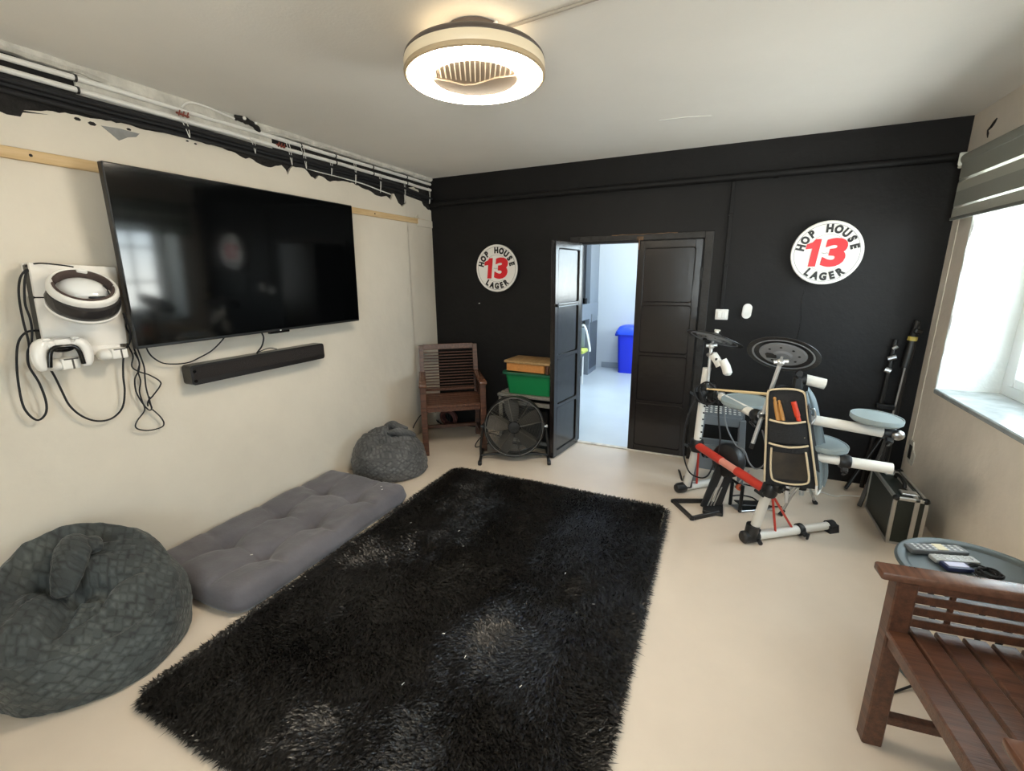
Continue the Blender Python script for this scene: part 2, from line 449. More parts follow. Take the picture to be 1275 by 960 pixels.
# ------------------------------------------------------------------ the room beyond
M_WHITEB = mat('cool_white_wall', '#d7dcdf', .7, bump=(20, .08))
M_GREYF = mat('pale_grey_floor_paint', '#c3cbd0', .3, var=(2, .05))
g = G(); g.b2((-3.2, YB+.02, -.12), (.6, 7.4, 0)); struct(g.obj('floor_beyond', M_GREYF, smooth=0))
g = G(); g.b2((-3.2, 7.32, 0), (.66, 7.5, 2.5)); struct(g.obj('wall_beyond', M_WHITEB, smooth=0))
g = G(); g.b2((-2.05, YB+.1, 0), (-1.96, 7.4, 2.5)); struct(g.obj('wall_beyond_left', M_WHITEB, smooth=0))
g = G(); g.b2((.5, YB+.1, 0), (.66, 4.9, 2.5)); g.b2((.5, 6.4, 0), (.66, 7.4, 2.5)); g.b2((.5, 4.9, 0), (.66, 6.4, 1.1)); g.b2((.5, 4.9, 2.25), (.66, 6.4, 2.5)); struct(g.obj('wall_beyond_right', M_WHITEB, smooth=0))
g = G(); g.b2((-3.2, YB+.1, 2.5), (.66, 7.5, 2.6)); struct(g.obj('ceiling_beyond', M_WHITEB, smooth=0))
g = G(); g.b2((-1.75, 7.295, 0), (.5, 7.32, .09), .004); struct(g.obj('baseboard_beyond', mat('grey_baseboard', '#9aa2a8', .5), smooth=30))
g = G()
for (y0, y1, z0, z1) in ((4.9, 4.96, 1.1, 2.25), (6.34, 6.4, 1.1, 2.25), (4.96, 6.34, 1.1, 1.16), (4.96, 6.34, 2.19, 2.25), (5.62, 5.68, 1.16, 2.19)): g.b2((.56, y0, z0), (.62, y1, z1))
added_win3 = struct(g.obj('added_window_3', M_UPVC, smooth=0))  # unseen window, added to light this room and the left door leaf
g = G(); g.b2((.588, 4.95, 1.15), (.592, 6.35, 2.20)); g.obj('pane', mg, added_win3, smooth=0)
# ------------------------------------------------------------------ conduits and cables under the ceiling (left wall)
for (z0, ynum, nm) in ((2.328, 0, 'upper'), (2.282, 1, 'lower')):
    pts = [(XL+.016, y, z0+.004*noise.noise((y*1.7, ynum*5, 0))-(.004*ynum if y > 3.5 else 0)) for y in np.linspace(-1.55, 3.775, 50)]
    g = G(); g.tube(pts, .0115, 10)
    t = thing('conduit', '%s of the two white conduits running under the ceiling on the left wall' % nm, 'conduit', (XL+.016, 0, z0))
    g.obj('pipe', M_WHITEM, t)
    for y in (1.185, 2.33, 2.62, 3.0, 3.42):
        g = G(); g.tube([(XL+.016, y-.004, z0), (XL+.016, y+.004, z0)], .015, 10); g.b2((XL-.016, y-.004, z0-.006), (XL+.01, y+.004, z0+.006)); g.obj('clip', M_BLACK, t)
for i, (z0, r) in enumerate(((2.254, .011), (2.230, .0115), (2.206, .011), (2.241, .009))):
    pts = []
    for y in np.linspace(-1.5, 3.76, 60):
        sag = .006*noise.noise((y*2.2, 0, 0))
        z = z0+sag
        if y < 1.0: z += .012*(1.0-y)
        if y > 3.2: z -= .10*(y-3.2)*.8
        pts.append((XL+.016+(.021 if i == 3 else 0)+.003*noise.noise((y*3, 0, 2)), y, z))
    g = G(); g.tube(pts, r, 8)
    tag(g.obj('cable', M_RUBBER), 'thick black cable in the bundle sagging below the white conduits', 'cable', 'black cables under the ceiling')
# thin white cable strung on the torn plaster
pts = [(XL+.012, y, z) for y, z in ((2.18, 2.205), (2.3, 2.204), (2.45, 2.196), (2.62, 2.196), (2.8, 2.192), (2.92, 2.186), (3.06, 2.172), (3.2, 2.16))]
cable('cable', pts, .0045, M_WHITEM, 'thin white cable along the torn plaster edge above the television', k=5)
for i, (y, zt, zb, dy) in enumerate(((1.585, 2.285, 2.20, .03), (1.96, 2.285, 2.205, .02), (2.20, 2.335, 2.19, .03), (2.31, 2.335, 2.19, .03), (2.55, 2.285, 2.185, .0), (2.78, 2.33, 2.17, .0), (3.05, 2.29, 2.15, .0), (3.36, 2.29, 2.11, -.01), (3.72, 2.29, 2.15, 0))):
    g = G(); g.tube(catmull([(XL+.031, y, zt), (XL+.040, y+dy*.4, (zt+zb)/2), (XL+.034, y+dy, zb), (XL+.040, y+dy*.5+.012, (zt+zb)/2+.01), (XL+.031, y+.02, zt)], 4), .0018, 5)
    tag(g.obj('cable_tie', M_WHITEM), 'thin white tie hanging round the black cable bundle on the left wall', 'cable tie', 'white cable ties on the cable bundle')
# white stub cable and broken dark fitting at the ceiling edge
cable('cable', [(XL+.03, 1.60, 2.335), (XL+.04, 1.64, 2.368), (XL+.045, 1.72, 2.37), (XL+.04, 1.82, 2.362), (XL+.045, 1.87, 2.355)], .005, M_WHITEM, 'short white cable arching out of the wall to the broken fitting', k=5)
t = thing('broken_fitting', 'broken dark cable fitting hanging where the ceiling meets the left wall', 'fitting', (XL+.04, 1.93, 2.36))
g = G(); g.tube(catmull([(XL+.03, 1.88, 2.368), (XL+.05, 1.92, 2.364), (XL+.045, 1.98, 2.355), (XL+.03, 2.03, 2.335)], 5), [.012, .016, .014, .016, .018, .015, .02, .017, .014, .016, .013, .012, .016, .015, .011, .008][:16], 8); g.obj('stub', M_BRICK, t)
for q, r in (((XL+.066, 1.915, 2.368), .010), ((XL+.064, 1.985, 2.362), .008)):
    g = G(); g.ball(q, r, 6); g.obj('plaster_lump', M_WHITEM, t)
M_TERRA = mat('red_clip', '#7c3a2c', .7)
for (y, z) in ((1.60, 2.305), (2.165, 2.29)):
    g = G()
    for k in range(3): g.beam((XL+.03, y-.02+.02*k, z-.012), (XL+.034, y-.012+.02*k, z+.014), .008, .006, .001)
    g.beam((XL+.03, y-.03, z), (XL+.03, y+.03, z-.006), .01, .008, .001)
    tag(g.obj('pipe_clip', M_TERRA), 'rust red clip on the white conduits %s' % ('left of the broken fitting' if y < 1.8 else 'right of the broken fitting'), 'clip')

# raw batten behind the television and its painted end
g = G(); g.b2((XL+.003, -1.2, 1.962), (XL+.021, 3.66, 2.006), .002)
t = thing('batten', 'raw pine batten fixed along the left wall behind the television', 'batten', (XL, 1.2, 1.98)); g.obj('strip', M_PINE, t)
g = G(); g.b2((XL+.003, 3.545, 1.94), (XL+.024, 3.77, 2.004), .004); g.tube([(XL+.022, 3.5, 2.01), (XL+.03, 3.53, 2.035), (XL+.024, 3.56, 2.01)], .005, 6)
b_ = g.obj('painted_end', M_WALL, t)
for y in (2.98, .98):
    g = G(); g.cyl((XL+.018, y, 1.985), (XL+.022, y, 1.985), .006, 8); g.obj('screw_head', M_BRICK, t)

# ------------------------------------------------------------------ television
TX = -2.455; TY0, TY1, TZ0, TZ1 = 1.150, 2.592, 1.183, 1.988
t = thing('television', 'large black flat television on the left wall', 'television', (TX, (TY0+TY1)/2, TZ0))
g = G(); g.b2((TX-.035, TY0, TZ0), (TX, TY1, TZ1), .004)
g.b2((TX-.07, TY0+.25, TZ0+.08), (TX-.03, TY1-.25, TZ1-.25), .01); g.obj('casing', M_BLACK, t)
M_SCREEN = mat('dark_glossy_screen', '#050607', .075, spec=.6)
g = G(); g.b2((TX-.001, TY0+.006, TZ0+.014), (TX+.0012, TY1-.006, TZ1-.006)); g.obj('screen', M_SCREEN, t, smooth=0)
g = G(); g.b2((TX-.02, 1.84, TZ0-.012), (TX+.002, 1.98, TZ0+.002), .003); s_ = g.obj('sensor_bar', M_BLACKG, t)
g = G(); g.ball((TX+.0025, 1.915, TZ0+.004), (.001, .006, .004), 6); s_ = g.obj('standby_light', M_WHITE, s_)
g = G(); g.b2((XL, 1.7, 1.40), (XL+.03, 2.05, 1.75), .004); g.b2((XL+.02, 1.75, 1.45), (TX-.06, 1.80, 1.70), .004); g.b2((XL+.02, 1.95, 1.45), (TX-.06, 2.0, 1.70), .004); g.obj('wall_mount', M_DKMETAL, t)
t.rotation_euler = (0, math.radians(1.8), 0)

# ------------------------------------------------------------------ soundbar
SY0, SY1, SZ0, SZ1 = 1.385, 2.272, .950, 1.056
t = thing('soundbar', 'long black soundbar mounted below the television', 'soundbar', (-2.52, 1.83, .95))
g = G(); P = rrect(SY0, SY1, SZ0, SZ1, .018)
Mx = Matrix(((0, 0, 1, 0), (1, 0, 0, 0), (0, 1, 0, 0), (0, 0, 0, 1)))
g.prism(P, -2.572, -2.500, Mx); g.obj('body', mat('soundbar_plastic', '#1b1716', .35, bump=(40, .05)), t, smooth=40)
M_GRILLE = mat('soundbar_cloth', '#211c1b', .8, bump=(220, .5))
g = G(); g.prism(rrect(SY0+.016, SY1-.014, SZ0+.028, SZ1-.01, .008), -2.501, -2.497, Mx); g.obj('grille', M_GRILLE, t)
for zz, r in ((SZ1-.032, .007), (SZ0+.022, .008)):
    g = G(); g.cyl((-2.500, SY0+.019, zz), (-2.4945, SY0+.019, zz), r, 12); g.obj('button', M_BLACKG, t)
g = G(); g.b2((XL, SY0+.1, SZ0+.03), (-2.57, SY1-.1, SZ0+.07)); g.obj('wall_bracket', M_DKMETAL, t)
cable('cable', [(-2.50, 1.815, 1.19), (-2.505, 1.832, 1.15), (-2.512, 1.818, 1.10), (-2.525, 1.792, 1.064), (-2.535, 1.80, 1.058)], .0045, M_RUBBER, 'short black cable dropping from the television to the soundbar')
cable('cable', [(-2.535, 1.797, 1.060), (-2.52, 1.832, 1.074), (-2.52, 1.878, 1.078), (-2.53, 1.93, 1.063)], .003, M_RUBBER, 'thin dark cable lying in a low arc on top of the soundbar')
cable('cable', [(-2.50, 1.21, 1.20), (-2.53, 1.226, 1.166), (-2.55, 1.25, 1.127), (-2.553, 1.283, 1.093), (-2.555, 1.315, 1.078), (-2.555, 1.373, 1.067), (-2.555, 1.424, 1.068), (-2.55, 1.472, 1.084), (-2.53, 1.531, 1.115), (-2.50, 1.575, 1.165), (-2.49, 1.60, 1.20)], .0035, M_RUBBER, 'thin black cable sagging along the lower edge of the television left of the soundbar')

# ------------------------------------------------------------------ console, headset, controllers on the wall
t = thing('game_console', 'white game console hung flat on the wall left of the television', 'game console', (-2.55, 1.0, 1.2))
g = G(); CM = Matrix.Translation((-2.55, 1.012, 1.385)) @ Matrix.Rotation(math.radians(-3), 4, 'X')
g.box((0, 0, 0), (.058, .292, .345), .006, CM); g.box((.0, -.03, -.19), (.05, .22, .05), .005, CM); g.obj('core', M_BLACKG, t)
M_PLATE = mat('white_console_plate', '#e6e2dc', .35)
g = G(); g.box((.030, -.003, .11), (.018, .29, .135), .006, CM, 2); g.box((-.028, -.003, .11), (.018, .29, .135), .006, CM, 2); g.obj('upper_plate', M_PLATE, t)
g = G(); g.box((.030, -.003, -.066), (.018, .29, .208), .006, CM, 2); g.box((.030, -.012, -.19), (.016, .25, .045), .005, CM, 2); g.obj('lower_plate', M_PLATE, t)
g = G(); g.b2((XL, .93, 1.25), (-2.57, 1.09, 1.5), .003); g.obj('wall_bracket', M_DKMETAL, t)

# headset
t = thing('vr_headset', 'white virtual reality headset with a dark padded headband hung over the console', 'headset', (-2.40, .99, 1.44))
ax = Vector((.64, -.08, .76)).normalized()
H_ = Matrix.Translation((-2.40, .982, 1.462)) @ rotm(ax) @ Matrix.Rotation(math.radians(-20), 4, 'Z') @ Matrix.Scale(.84, 4)
def ring_sec(g, a, b, sec, M, n=48, a0=0, a1=360):
    """sweep a closed (offset, height) section round an ellipse"""
    full = a1-a0 >= 360; vs = []; fs = []; m = len(sec); N_ = n if full else n+1
    for i in range(N_):
        t_ = math.radians(a0+(a1-a0)*i/n); c, s = math.cos(t_), math.sin(t_)
        nn = Vector((c/a, s/b)).normalized()
        for (o, h) in sec: vs.append((a*c+nn.x*o, b*s+nn.y*o, h))
    for i in range(n):
        j = (i+1) % N_
        for k in range(m):
            k2 = (k+1) % m; fs.append((i*m+k, i*m+k2, j*m+k2, j*m+k))
    if not full: fs += [tuple(range(m-1, -1, -1)), tuple((N_-1)*m+k for k in range(m))]
    return g.add(vs, fs, M)
sec = [(.012*math.cos(u)+.003, .030*math.sin(u)) for u in np.linspace(0, 2*PI, 12, endpoint=False)]
g = G(); ring_sec(g, .118, .118, sec, H_); g.obj('headband', M_WHITE, t, smooth=60)
M_PAD = mat('brown_padding', '#4a3c38', .8, bump=(60, .3))
sec2 = [(.010*math.cos(u)-.010, .027*math.sin(u)+.004) for u in np.linspace(0, 2*PI, 10, endpoint=False)]
g = G(); ring_sec(g, .118, .118, sec2, H_, 36, 20, 172); pd = g.obj('back_pad', M_PAD, t, smooth=60)
g = G(); ring_sec(g, .118, .118, sec2, H_, 36, 188, 372); g.obj('forehead_pad', M_PAD, t, smooth=60)
g = G(); g.box((-.012, .103, .028), (.042, .012, .020), .004, H_); g.obj('size_dial', M_WHITE, t)
HV = H_ @ Matrix.Translation((.004, -.018, .010))
secv = [(.0, -.012), (.026, -.020), (.034, -.05), (.030, -.085), (.012, -.098), (-.02, -.095), (-.03, -.03)]
g = G(); ring_sec(g, .106, .104, secv, HV, 36, 186, 362); g.obj('visor', mat('dark_visor', '#2c2a2b', .25), t, smooth=50)
secw = [(.030, -.082), (.034, -.09), (.026, -.108), (.006, -.108), (.004, -.098)]
g = G(); ring_sec(g, .106, .104, secw, HV, 36, 184, 364); g.obj('visor_trim', M_WHITE, t, smooth=50)
M_SHELL = mat('glossy_white_shell', '#e9ebec', .08, coat=.6)
g = G(); g.ball((0, .03, -.040), (.100, .085, .055), 16, H_); g.obj('front_shell', M_SHELL, t, smooth=60)
g = G(); g.tube(catmull([(.07, .05, .0), (.085, .01, .012), (.098, -.03, .0)], 5), .0022, 6, M=H_); g.tube(catmull([(.02, -.05, -.005), (.06, -.055, .005), (.08, -.04, .004)], 5), [.004, .006, .007, .008, .008, .009, .009, .008, .007, .006, .004], 6, M=H_); g.obj('inner_strap', M_BLACK, t)

def controller(name, label, M):
    t = thing(name, label, 'controller', M.translation)
    g = G(); g.ball((0, 0, 0), (.030, .062, .030), 14, M)
    for s in (-1, 1):
        g.tube(catmull([(0, s*.045, .012), (.004, s*.066, -.005), (.010, s*.076, -.050), (.014, s*.068, -.098)], 5), [.022, .023, .024, .025, .026, .026, .026, .025, .025, .024, .023, .022, .021, .019, .016, .010], 12, M=M)
    g.obj('shell', M_WHITE, t, smooth=70)
    g = G(); g.tube(catmull([(.027, -.054, -.085), (.030, -.046, -.030), (.030, -.030, -.008), (.031, 0, -.006), (.030, .030, -.008), (.030, .046, -.030), (.027, .054, -.085)], 5), .0085, 8, M=M); g.ball((.018, 0, -.014), (.016, .040, .016), 10, M); g.obj('centre_panel', M_BLACKG, t, smooth=60)
    g = G(); g.box((.026, 0, .012), (.012, .050, .026), .005, M, 2); g.obj('touchpad', M_WHITE, t)
    for s in (-1, 1):
        g = G(); g.box((.012, s*.046, .025), (.022, .026, .012), .005, M, 2); g.obj('trigger', M_WHITE, t)
    return t
controller('game_controller', 'white game controller with a black centre hung below the console', Matrix.Translation((-2.475, .893, 1.240)) @ Matrix.Rotation(math.radians(-2), 4, 'X'))
def holder(y, z, label):
    t = thing('controller_holder', label, 'controller holder', (-2.55, y, z))
    g = G(); g.b2((XL, y-.075, z-.018), (-2.545, y+.055, z+.05), .004, seg=2); g.b2((-2.55, y-.03, z-.014), (-2.46, y+.03, z+.032), .006, seg=2); g.obj('bracket', M_WHITEM, t)
    g = G(); g.ball((-2.505, y-.035, z+.006), (.040, .034, .026), 10); g.obj('cradle', M_WHITEM, t, smooth=60)
    g = G(); g.b2((-2.4615, y+.002, z-.014), (-2.4585, y+.008, z+.028)); g.b2((-2.4615, y-.022, z+.026), (-2.4585, y+.024, z+.031)); g.obj('slot', mat('grey_slot', '#55524e', .7), t)
holder(.910, 1.150, 'white controller holder under the game controller')
holder(1.085, 1.165, 'empty white controller holder right of the game controller')

CL = 'black cables hanging below the console'
cable('cable', [(-2.545, 0.87, 1.298), (-2.545, 0.829, 1.298), (-2.545, 0.798, 1.264), (-2.545, 0.779, 1.199), (-2.55, 0.766, 1.099), (-2.555, 0.764, 0.994), (-2.555, 0.79, 0.934), (-2.555, 0.821, 0.951), (-2.555, 0.833, 1.002), (-2.55, 0.826, 1.085), (-2.545, 0.808, 1.159), (-2.545, 0.813, 1.21), (-2.545, 0.823, 1.235)], .0042, M_RUBBER, 'black cable looping low at the far left below the console', group=None)
cable('cable', [(-2.53, 0.872, 1.535), (-2.53, 0.866, 1.539), (-2.53, 0.844, 1.507), (-2.53, 0.828, 1.443), (-2.53, 0.821, 1.345), (-2.53, 0.821, 1.27), (-2.535, 0.819, 1.232)], .004, M_RUBBER, 'black cable bowing out down the left edge of the console')
cable('cable', [(-2.52, 0.874, 1.535), (-2.525, 0.869, 1.539), (-2.525, 0.852, 1.491), (-2.525, 0.838, 1.41), (-2.525, 0.841, 1.352), (-2.53, 0.839, 1.301), (-2.535, 0.825, 1.233)], .004, M_RUBBER, 'black cable hugging the left edge of the console')
cable('cable', [(-2.54, .872, 1.556), (-2.50, .90, 1.566), (-2.47, .95, 1.560), (-2.46, .99, 1.552)], .003, M_RUBBER, 'thin dark cable lying over the top edge of the console')
cable('cable', [(-2.52, 0.853, 1.172), (-2.54, 0.875, 1.102), (-2.55, 0.889, 1.034), (-2.555, 0.904, 0.965), (-2.555, 0.937, 0.907), (-2.555, 0.984, 0.871), (-2.555, 1.038, 0.867), (-2.555, 1.087, 0.905), (-2.555, 1.111, 0.981), (-2.55, 1.117, 1.061), (-2.54, 1.133, 1.159), (-2.50, 1.148, 1.217), (-2.46, 1.140, 1.285), (-2.42, 1.110, 1.354)], .0042, M_RUBBER, 'black cable hanging in one wide loop below the two controller holders')
LB = 'thin black cable tangled in the bundle below the left corner of the television'
for pts in ([(-2.43, 1.115, 1.335), (-2.47, 1.137, 1.311), (-2.52, 1.156, 1.28), (-2.54, 1.178, 1.23), (-2.55, 1.183, 1.175), (-2.553, 1.193, 1.112), (-2.553, 1.185, 1.07), (-2.555, 1.162, 1.031), (-2.555, 1.156, 0.97), (-2.557, 1.172, 0.908), (-2.558, 1.194, 0.864), (-2.555, 1.207, 0.873), (-2.553, 1.199, 0.908), (-2.553, 1.207, 0.932)],
            [(-2.44, 1.12, 1.34), (-2.47, 1.14, 1.311), (-2.51, 1.164, 1.28), (-2.53, 1.181, 1.236), (-2.545, 1.195, 1.168), (-2.548, 1.207, 1.085), (-2.55, 1.202, 1.029), (-2.55, 1.198, 0.973), (-2.55, 1.202, 0.908), (-2.552, 1.204, 0.868)],
            [(-2.53, 1.147, 1.216), (-2.55, 1.164, 1.184), (-2.555, 1.174, 1.14), (-2.56, 1.163, 1.093), (-2.56, 1.184, 1.064), (-2.558, 1.228, 1.036), (-2.556, 1.266, 0.996), (-2.556, 1.261, 0.971), (-2.558, 1.226, 0.933), (-2.56, 1.199, 0.908), (-2.562, 1.195, 0.883)],
            [(-2.555, 1.182, 1.157), (-2.56, 1.197, 1.105), (-2.565, 1.186, 1.063), (-2.565, 1.188, 1.013), (-2.565, 1.174, 0.965), (-2.563, 1.176, 0.913), (-2.563, 1.178, 0.867), (-2.56, 1.139, 0.827), (-2.56, 1.125, 0.799), (-2.56, 1.14, 0.778), (-2.56, 1.181, 0.761), (-2.56, 1.233, 0.761), (-2.56, 1.248, 0.78), (-2.56, 1.237, 0.818), (-2.562, 1.211, 0.862)]):
    cable('cable', pts, .0033, M_RUBBER, LB, group='tangled cables below the television corner')

# ------------------------------------------------------------------ ceiling fan light
LX, LY = -.93, 1.70
t = thing('ceiling_fan_light', 'round ceiling fan with a glowing ring light', 'ceiling light', (LX, LY, ZC))
ML_ = Matrix.Translation((LX, LY, 0))
M_LBODY = mat('grey_brown_lamp_metal', '#5d544f', .45, .3)
g = G(); g.lathe([(0, ZC), (.100, ZC), (.108, ZC-.004), (.108, ZC-.075), (.09, ZC-.09), (0, ZC-.09)], 40, ML_); g.obj('ceiling_mount', M_LBODY, t)
g = G(); g.lathe([(.12, 2.306), (.228, 2.303), (.248, 2.297), (.259, 2.286), (.262, 2.277), (.26, 2.274), (.12, 2.274)], 64, ML_, closed=True); g.obj('housing', M_LBODY, t)
g = G(); g.lathe([(.235, 2.274), (.2615, 2.274), (.2635, 2.262), (.263, 2.246), (.260, 2.240), (.235, 2.240)], 64, ML_, closed=True); g.obj('side_band', mat('cream_lamp_band', '#e9d9bd', .4), t)
g = G(); g.lathe([(.235, 2.241), (.2625, 2.241), (.265, 2.236), (.264, 2.226), (.256, 2.223), (.25, 2.226), (.235, 2.230)], 64, ML_, closed=True); g.obj('rim', mat('taupe_rim', '#b7a283', .4), t)
M_GLOW = emit('warm_led_ring', '#fff0d8', LAMP)
g = G(); g.lathe([(.160, 2.232), (.166, 2.219), (.190, 2.214), (.225, 2.214), (.248, 2.219), (.254, 2.228), (.25, 2.238), (.165, 2.238)], 64, ML_, closed=True); g.obj('light_ring', M_GLOW, t)
M_UP = emit('warm_upward_glow', '#ffe2b4', LAMP*.035)
g = G(); g.lathe([(.125, 2.312), (.185, 2.312), (.185, 2.3065), (.125, 2.3065)], 48, ML_, closed=True); g.obj('upward_light', M_UP, t)
M_TAUPE = mat('taupe_plastic', '#a8947f', .5); M_WELLD = mat('dark_fan_well', '#40372f', .7)
g = G(); g.lathe([(.164, 2.226), (.160, 2.226), (.152, 2.262), (.150, 2.30), (.160, 2.30)], 48, ML_); g.obj('fan_well', M_TAUPE, t)
g = G(); g.lathe([(0, 2.301), (.152, 2.301), (.152, 2.297), (0, 2.297)], 48, ML_); g.obj('well_top', M_WELLD, t)
# half of the well is open behind parallel slats, the other half closed by a plate with a pointed edge
vd = Vector((-.48, .877, 0)); vr = Vector((.877, .48, 0)); LC = Vector((LX, LY, 2.228))
g = G()
for k in range(-8, 9):
    o = k*.0182; h = math.sqrt(max(0, .158**2-o*o)); g.tube([LC+vr*o-vd*h, LC+vr*o+vd*(.035-abs(o-.02)*.25)], .0036, 6)
g.obj('inner_grille', mat('pale_slats', '#e6d8c2', .45), t)
P_ = [(-.158, .0), (-.10, .02), (-.045, .055), (.0, .045), (.08, -.02), (.158, -.05)]
arc_ = [(.159*math.cos(a), .159*math.sin(a)) for a in np.linspace(math.radians(-15), math.radians(180), 30)]
Mv = Matrix((vr, vd, Vector((0, 0, 1)))).transposed().to_4x4(); Mv.translation = Vector((LX, LY, 0))
g = G(); g.prism(arc_+P_[:-1], 2.221, 2.226, Mv); g.obj('well_plate', M_TAUPE, t)
g = G(); g.lathe([(0, 2.272), (.03, 2.272), (.03, 2.292), (0, 2.292)], 24, ML_)
for k in range(5):
    A = Matrix.Translation((LX, LY, 2.281)) @ Matrix.Rotation(2*PI*k/5+.5, 4, 'Z') @ Matrix.Rotation(math.radians(9), 4, 'X')
    g.prism([(.03, -.018), (.09, -.034), (.135, -.03), (.138, .0), (.12, .030), (.03, .018)], -.0015, .0015, A)
g.obj('fan_blades', mat('smoky_fan_blade', '#8d8177', .3), t)
g = G(); g.cyl((LX+.10, LY-.04, ZC-.02), (LX+.118, LY-.046, ZC-.02), .010, 10); g.obj('screw', M_WHITE, t)
cable('cable', [(-.83, 1.72, ZC-.006), (-.72, 1.708, ZC-.007), (-.585, 1.695, ZC-.007), (-.45, 1.683, ZC-.007), (-.2, 1.665, ZC-.007), (.15, 1.63, ZC-.007)], .006, mat('painted_cable', '#a79f94', .7), 'painted cable running across the ceiling from the fan light')

# ------------------------------------------------------------------ roller blind
M_BLIND = mat('grey_blind_fabric', '#8f928b', .8, bump=(150, .25), stretch=(1, 1, 6))
M_BLINDL = mat('sheer_pale_blind', '#d9dcd4', .7)
M_BLINDS = mat('sheer_blind_weave', '#e4e7e0', .8); M_BLINDS.node_tree.nodes['Principled BSDF'].inputs['Transmission Weight'].default_value = .75; M_BLINDS.node_tree.nodes['Principled BSDF'].inputs['IOR'].default_value = 1.02
t = thing('roller_blind', 'grey striped roller blind half lowered over the window', 'blind', (XR-.03, 2.9, 2.13))
BY0, BY1 = 2.02, 3.66
g = G(); g.cyl((XR-.036, BY0, 2.125), (XR-.036, BY1, 2.125), .030, 24); g.obj('roll', M_BLIND, t)
g = G(); g.b2((XR-.072, BY1, 2.09), (XR-.001, BY1+.012, 2.162), .005); g.b2((XR-.072, BY0-.012, 2.09), (XR-.001, BY0, 2.162), .005); g.obj('end_bracket', M_BLINDL, t)
stripes = [(2.10, 2.012, 1), (2.012, 1.995, 0), (1.995, 1.945, 2), (1.945, 1.865, 1), (1.865, 1.852, 0), (1.852, 1.80, 2)]
M_BL = [M_BLINDS, M_BLIND, mat('light_grey_blind_fabric', '#a9aba2', .8, bump=(150, .25))]
for (za, zb, k) in stripes:
    x0 = XR-.058 if k else XR-.056
    g = G(); g.b2((x0, BY0+.01, zb), (x0+.003, BY1-.012, za)); g.obj('fabric_band', M_BL[k], t, smooth=0)
g = G(); g.b2((XR-.064, BY0+.01, 1.786), (XR-.050, BY1-.012, 1.803), .003); g.obj('bottom_bar', mat('blind_bar', '#6e716d', .5), t)
# ------------------------------------------------------------------ wooden armchairs (one model, two of them)
def make_chair(label, loc, rz, L=.285):
    t = thing('armchair', label, 'armchair')
    def P(g, n, m=M_WOOD, sm=30): return g.obj(n, m, t, sm, local=True)
    for s in (-1, 1):
        x = s*L
        g = G(); g.b2((x-.025, -.27, 0), (x+.025, -.215, .610), .004); P(g, 'leg')
        g = G()                                                # rear leg runs up and leans back as the back post
        vs = []
        for (y0, y1, z) in ((.19, .238, 0), (.19, .238, .44), (.225, .268, .66), (.272, .310, .875)):
            vs += [(x-.02, y0, z), (x+.02, y0, z), (x+.02, y1, z), (x-.02, y1, z)]
        fs = [(3, 2, 1, 0), (12, 13, 14, 15)]+[(4*i+k, 4*i+(k+1) % 4, 4*i+4+(k+1) % 4, 4*i+4+k) for i in range(3) for k in range(4)]
        g.add(vs, fs); P(g, 'leg')
        g = G(); g.b2((x-.031, -.312, .610), (x+.031, .255, .637), .007, seg=2); P(g, 'armrest', M_ARM)
        g = G(); g.b2((x-.013, -.22, .580), (x+.013, .21, .610), .003)
        for k in range(3): z = .456+.041*k; g.b2((x-.010, -.22, z), (x+.010, .205+.01*k, z+.028), .002)
        for yy in (-.12, .10): g.b2((x-.005, yy-.005, .455), (x+.005, yy+.005, .60))
        ap = P(g, 'arm_slats')
        g = G(); g.b2((x-.014, -.22, .085), (x+.014, .20, .118), .003); P(g, 'side_stretcher')
        g = G(); g.b2((x-.014, -.22, .375), (x+.014, .20, .42), .003); P(g, 'seat_rail')
    g = G(); g.b2((-L+.015, .196, .085), (L-.015, .226, .118), .003); P(g, 'rear_stretcher', M_WOODX)
    g = G(); g.b2((-L+.023, -.262, .385), (L-.023, -.238, .422), .003); P(g, 'front_rail', M_WOODX)
    for k in range(7):
        y0 = -.272+.068*k
        g = G(); g.b2((-L-.015 if k else -L+.023, y0, .422-.0015*k), (L+.015 if k else L-.023, y0+.058, .443-.0015*k), .004); P(g, 'seat_slat', M_WOODX)
    def by(z): return .215+(.29-.215)*max(0, (z-.44))/(.875-.44)
    for k in range(13):
        z = .482+.0268*k
        g = G(); g.box((0, by(z)+.004, z), (2*L-.038, .008, .009), .002); P(g, 'back_slat', M_WOODX)
    g = G(); M_ = Matrix.Translation((0, by(.86), .858)) @ Matrix.Rotation(math.radians(-10), 4, 'X'); g.box((0, 0, 0), (2*L-.038, .03, .052), .004, M_); P(g, 'top_rail', M_WOODX)
    g = G(); g.box((0, by(.463)-.002, .463), (2*L-.038, .026, .022), .003); P(g, 'lower_rail', M_WOODX)
    t.location = loc; t.rotation_euler = (0, 0, rz)
    return t
M_ARM = mat('armrest_wood_with_reflection', '#6d4a39', .27, col2='#54382b', var=(5, .4), stretch=(1, 12, 12))  # lighter than the chair wood, painting in the window's reflection
make_chair('slatted wooden armchair standing in the corner beside the floor fan', (-2.145, 3.324, 0), math.radians(36), .25)
make_chair('slatted wooden armchair in the right foreground in front of the round tray', (.840, 1.292, 0), math.radians(-83.5), .285)
cd = 'armchairs of one pattern'
for o in list(COL.objects):
    if o.name.startswith('armchair') and o.parent is None: o['group'] = cd

